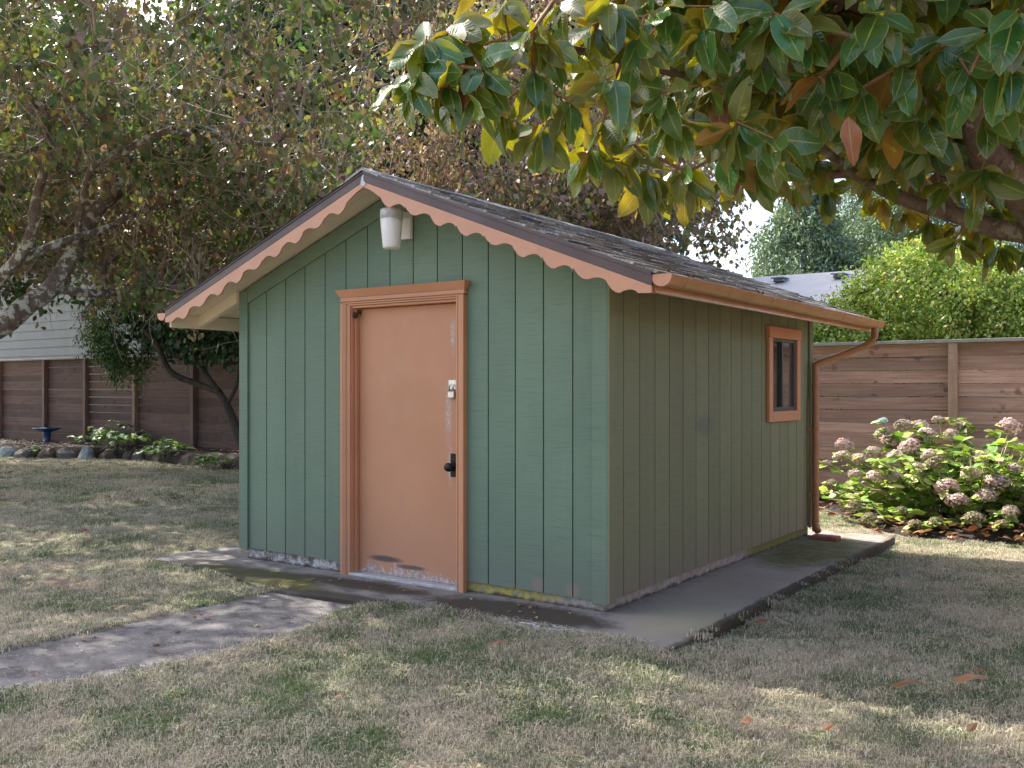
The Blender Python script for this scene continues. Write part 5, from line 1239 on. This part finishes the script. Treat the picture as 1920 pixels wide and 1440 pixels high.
# ------------------------------------------------------------------ grass: clump instances over the lawn
def make_grass():
    hidden = bpy.data.collections.new('grass_clumps')      # not linked: only a source for the instances
    for v in range(7):
        nb = 40; V = []; Fq = []; T = []
        for b in range(nb):
            a = random.uniform(0, 6.28); r = .062 * math.sqrt(random.random()); bx, by = r * math.cos(a), r * math.sin(a)
            h = random.uniform(.014, .036) * (1.25 if v < 2 else 1); az = random.uniform(0, 6.28); lean = random.uniform(.35, 1.7); w = random.uniform(.0011, .0021)
            dx, dy = math.cos(az), math.sin(az); px, py = -dy * w, dx * w; k = len(V)
            m1 = (bx + dx * h * lean * .35, by + dy * h * lean * .35, h * .6); m2 = (bx + dx * h * lean, by + dy * h * lean, max(.004, h * (1. - .42 * lean)))
            V += [(bx - px, by - py, -.008), (bx + px, by + py, -.008), (m1[0] + px * .8, m1[1] + py * .8, m1[2]), (m1[0] - px * .8, m1[1] - py * .8, m1[2]), (m2[0] + px * .15, m2[1] + py * .15, m2[2]), (m2[0] - px * .15, m2[1] - py * .15, m2[2])]
            Fq += [(k, k + 1, k + 2, k + 3), (k + 3, k + 2, k + 4, k + 5)]; T += [[random.random()] * 3] * 6
        me = bpy.data.meshes.new('grass_clump'); me.from_pydata(V, [], Fq); a = me.attributes.new('tint', 'FLOAT_COLOR', 'POINT')
        for i, t in enumerate(T): a.data[i].color = (*t, 1)
        me.materials.append(M['grass']); hidden.objects.link(bpy.data.objects.new('grass_clump', me))
    # points on the lawn, denser near the camera
    P = []; R_ = []; S_ = []
    cx, cy = 2.694, -4.811; fx, fy, rx, ry = -math.sin(.6095), math.cos(.6095), math.cos(.6095), math.sin(.6095)
    def ok(x, y):
        if -3.76 < x < .66 and -.62 < y < 3.98:
            e = wob(x, y, .09, 3) + wob(x, y, .05, 11)
            # ragged turf creeping over the pad edge
            front = np.interp(x, [-3.8, -2.75, -2.13, -1.3, -.9, -.3, .3, .66], [-.43, -.50, -.72, -.60, -.42, -.42, -.44, -.60])
            if y < front + e * .9 and not (PATH_L + .02 < x < -1.2): return True
            if y < front: return y > -.62 and x > -1.2
            if x > .625 + e * .25 or x < -3.70 + e * .3 or y > 3.9 + e * .3: return True
            return False
        if y < -.55:
            l = PATH_L + .02 + wob(x, y, .06, 4) - (y + .7) * .008; r = path_r(y) + wob(y, x, .07, 4) + wob(y, x, .04, 13)
            if l < x < r: return False
        if y > bed_front(x) - .03 + wob(x, y, .15, 2) and x < -3: return False
        if x > -1.2 and y > hyd_front(x) + wob(x, y, .25, 2): return False
        if -3 <= x <= -1.2 and y > 5.9: return False
        if ((x - (.88 + (y - 1.3) * .12)) / .035) ** 2 < 1 and 1.15 < y < 3.15 and wob(x, y, 1, 3) > -.3: return False
        return True
    bands = ((2.6, 5, 560), (5, 7.5, 430), (7.5, 11, 260), (11, 16, 150), (16, 24, 70))
    for (z0, z1, dens) in bands:
        wid = z1 * 1.16 + 1; area = (z1 - z0) * wid; n = int(area * dens)
        Z = rng.uniform(z0, z1, n); X = rng.uniform(-.5, .5, n) * wid
        keep = np.abs(X) < Z * .56 + .25; Z, X = Z[keep], X[keep]
        px = cx + Z * fx + X * rx; py = cy + Z * fy + X * ry
        for x, y in zip(px, py):
            if ok(x, y) and not (((x + 3.5) / .26) ** 2 + ((y + 1.22) / .12) ** 2 < .8 + wob(x, y, .8, 4)):
                P.append((x, y, -.006 if (-3.72 < x < .63 and -.6 < y < 3.93) or (-2.15 < x < path_r(y) + .04 and y < -.6) else lawn_z(x, y)));
                k = mnoise.noise(Vector((x * 1.15, y * 1.15, 3))); S_.append((.75 + .35 * k + random.uniform(-.15, .3)) * (1.0 if z0 < 11 else 1.35)); R_.append((random.gauss(0, .12), random.gauss(0, .12), random.uniform(0, 6.28)))
    # longer tufts along path and pad edges
    def tuft(x, y, s):
        P.append((x, y, lawn_z(x, y) if not (-2.13 < x < path_r(y) + .04) else -.014)); R_.append((0, 0, random.uniform(0, 6))); S_.append(s)
    for _ in range(900):
        y = random.uniform(-4.5, -.6); x = random.choice((PATH_L - .02, path_r(y) + wob(y, PATH_R, .07, 4))) + random.gauss(0, .03); tuft(x, y, random.uniform(.8, 1.35))
    for _ in range(500):
        x = random.uniform(-1.25, .63); tuft(x, -.6 + random.gauss(-.02, .05), random.uniform(.8, 1.3))
    for _ in range(260): tuft(.68 + random.gauss(.02, .03), random.uniform(-.5, 3.9), random.uniform(.7, 1.2))
    me = bpy.data.meshes.new('grass'); me.from_pydata(P, [], [])
    for nm, typ, dat in (('rot', 'FLOAT_VECTOR', np.array(R_).ravel()), ('scl', 'FLOAT', np.array(S_))):
        a = me.attributes.new(nm, typ, 'POINT'); a.data.foreach_set('vector' if typ == 'FLOAT_VECTOR' else 'value', dat.astype(np.float32))
    o = bpy.data.objects.new('grass', me); COL.objects.link(o); tag(o, 'short patchy grass of green and dried straw blades covering the lawn', 'grass', kind='stuff')
    ng = bpy.data.node_groups.new('grass_scatter', 'GeometryNodeTree')
    ng.interface.new_socket('Geometry', in_out='INPUT', socket_type='NodeSocketGeometry'); ng.interface.new_socket('Geometry', in_out='OUTPUT', socket_type='NodeSocketGeometry')
    N = ng.nodes; gi = N.new('NodeGroupInput'); go = N.new('NodeGroupOutput'); ip = N.new('GeometryNodeInstanceOnPoints'); ci = N.new('GeometryNodeCollectionInfo')
    ci.inputs['Collection'].default_value = hidden; ci.inputs['Separate Children'].default_value = True; ci.inputs['Reset Children'].default_value = True
    ar = N.new('GeometryNodeInputNamedAttribute'); ar.data_type = 'FLOAT_VECTOR'; ar.inputs[0].default_value = 'rot'
    as_ = N.new('GeometryNodeInputNamedAttribute'); as_.data_type = 'FLOAT'; as_.inputs[0].default_value = 'scl'
    ng.links.new(gi.outputs[0], ip.inputs['Points']); ng.links.new(ci.outputs[0], ip.inputs['Instance']); ip.inputs['Pick Instance'].default_value = True
    ng.links.new(ar.outputs[0], ip.inputs['Rotation']); ng.links.new(as_.outputs[0], ip.inputs['Scale']); ng.links.new(ip.outputs[0], go.inputs[0])
    md = o.modifiers.new('scatter', 'NODES'); md.node_group = ng
    print('grass clumps', len(P))
make_grass()
tot = sum(len(o.data.polygons) for o in scene.objects if o.type == 'MESH'); print('polys', tot, 'objects', len(scene.objects))
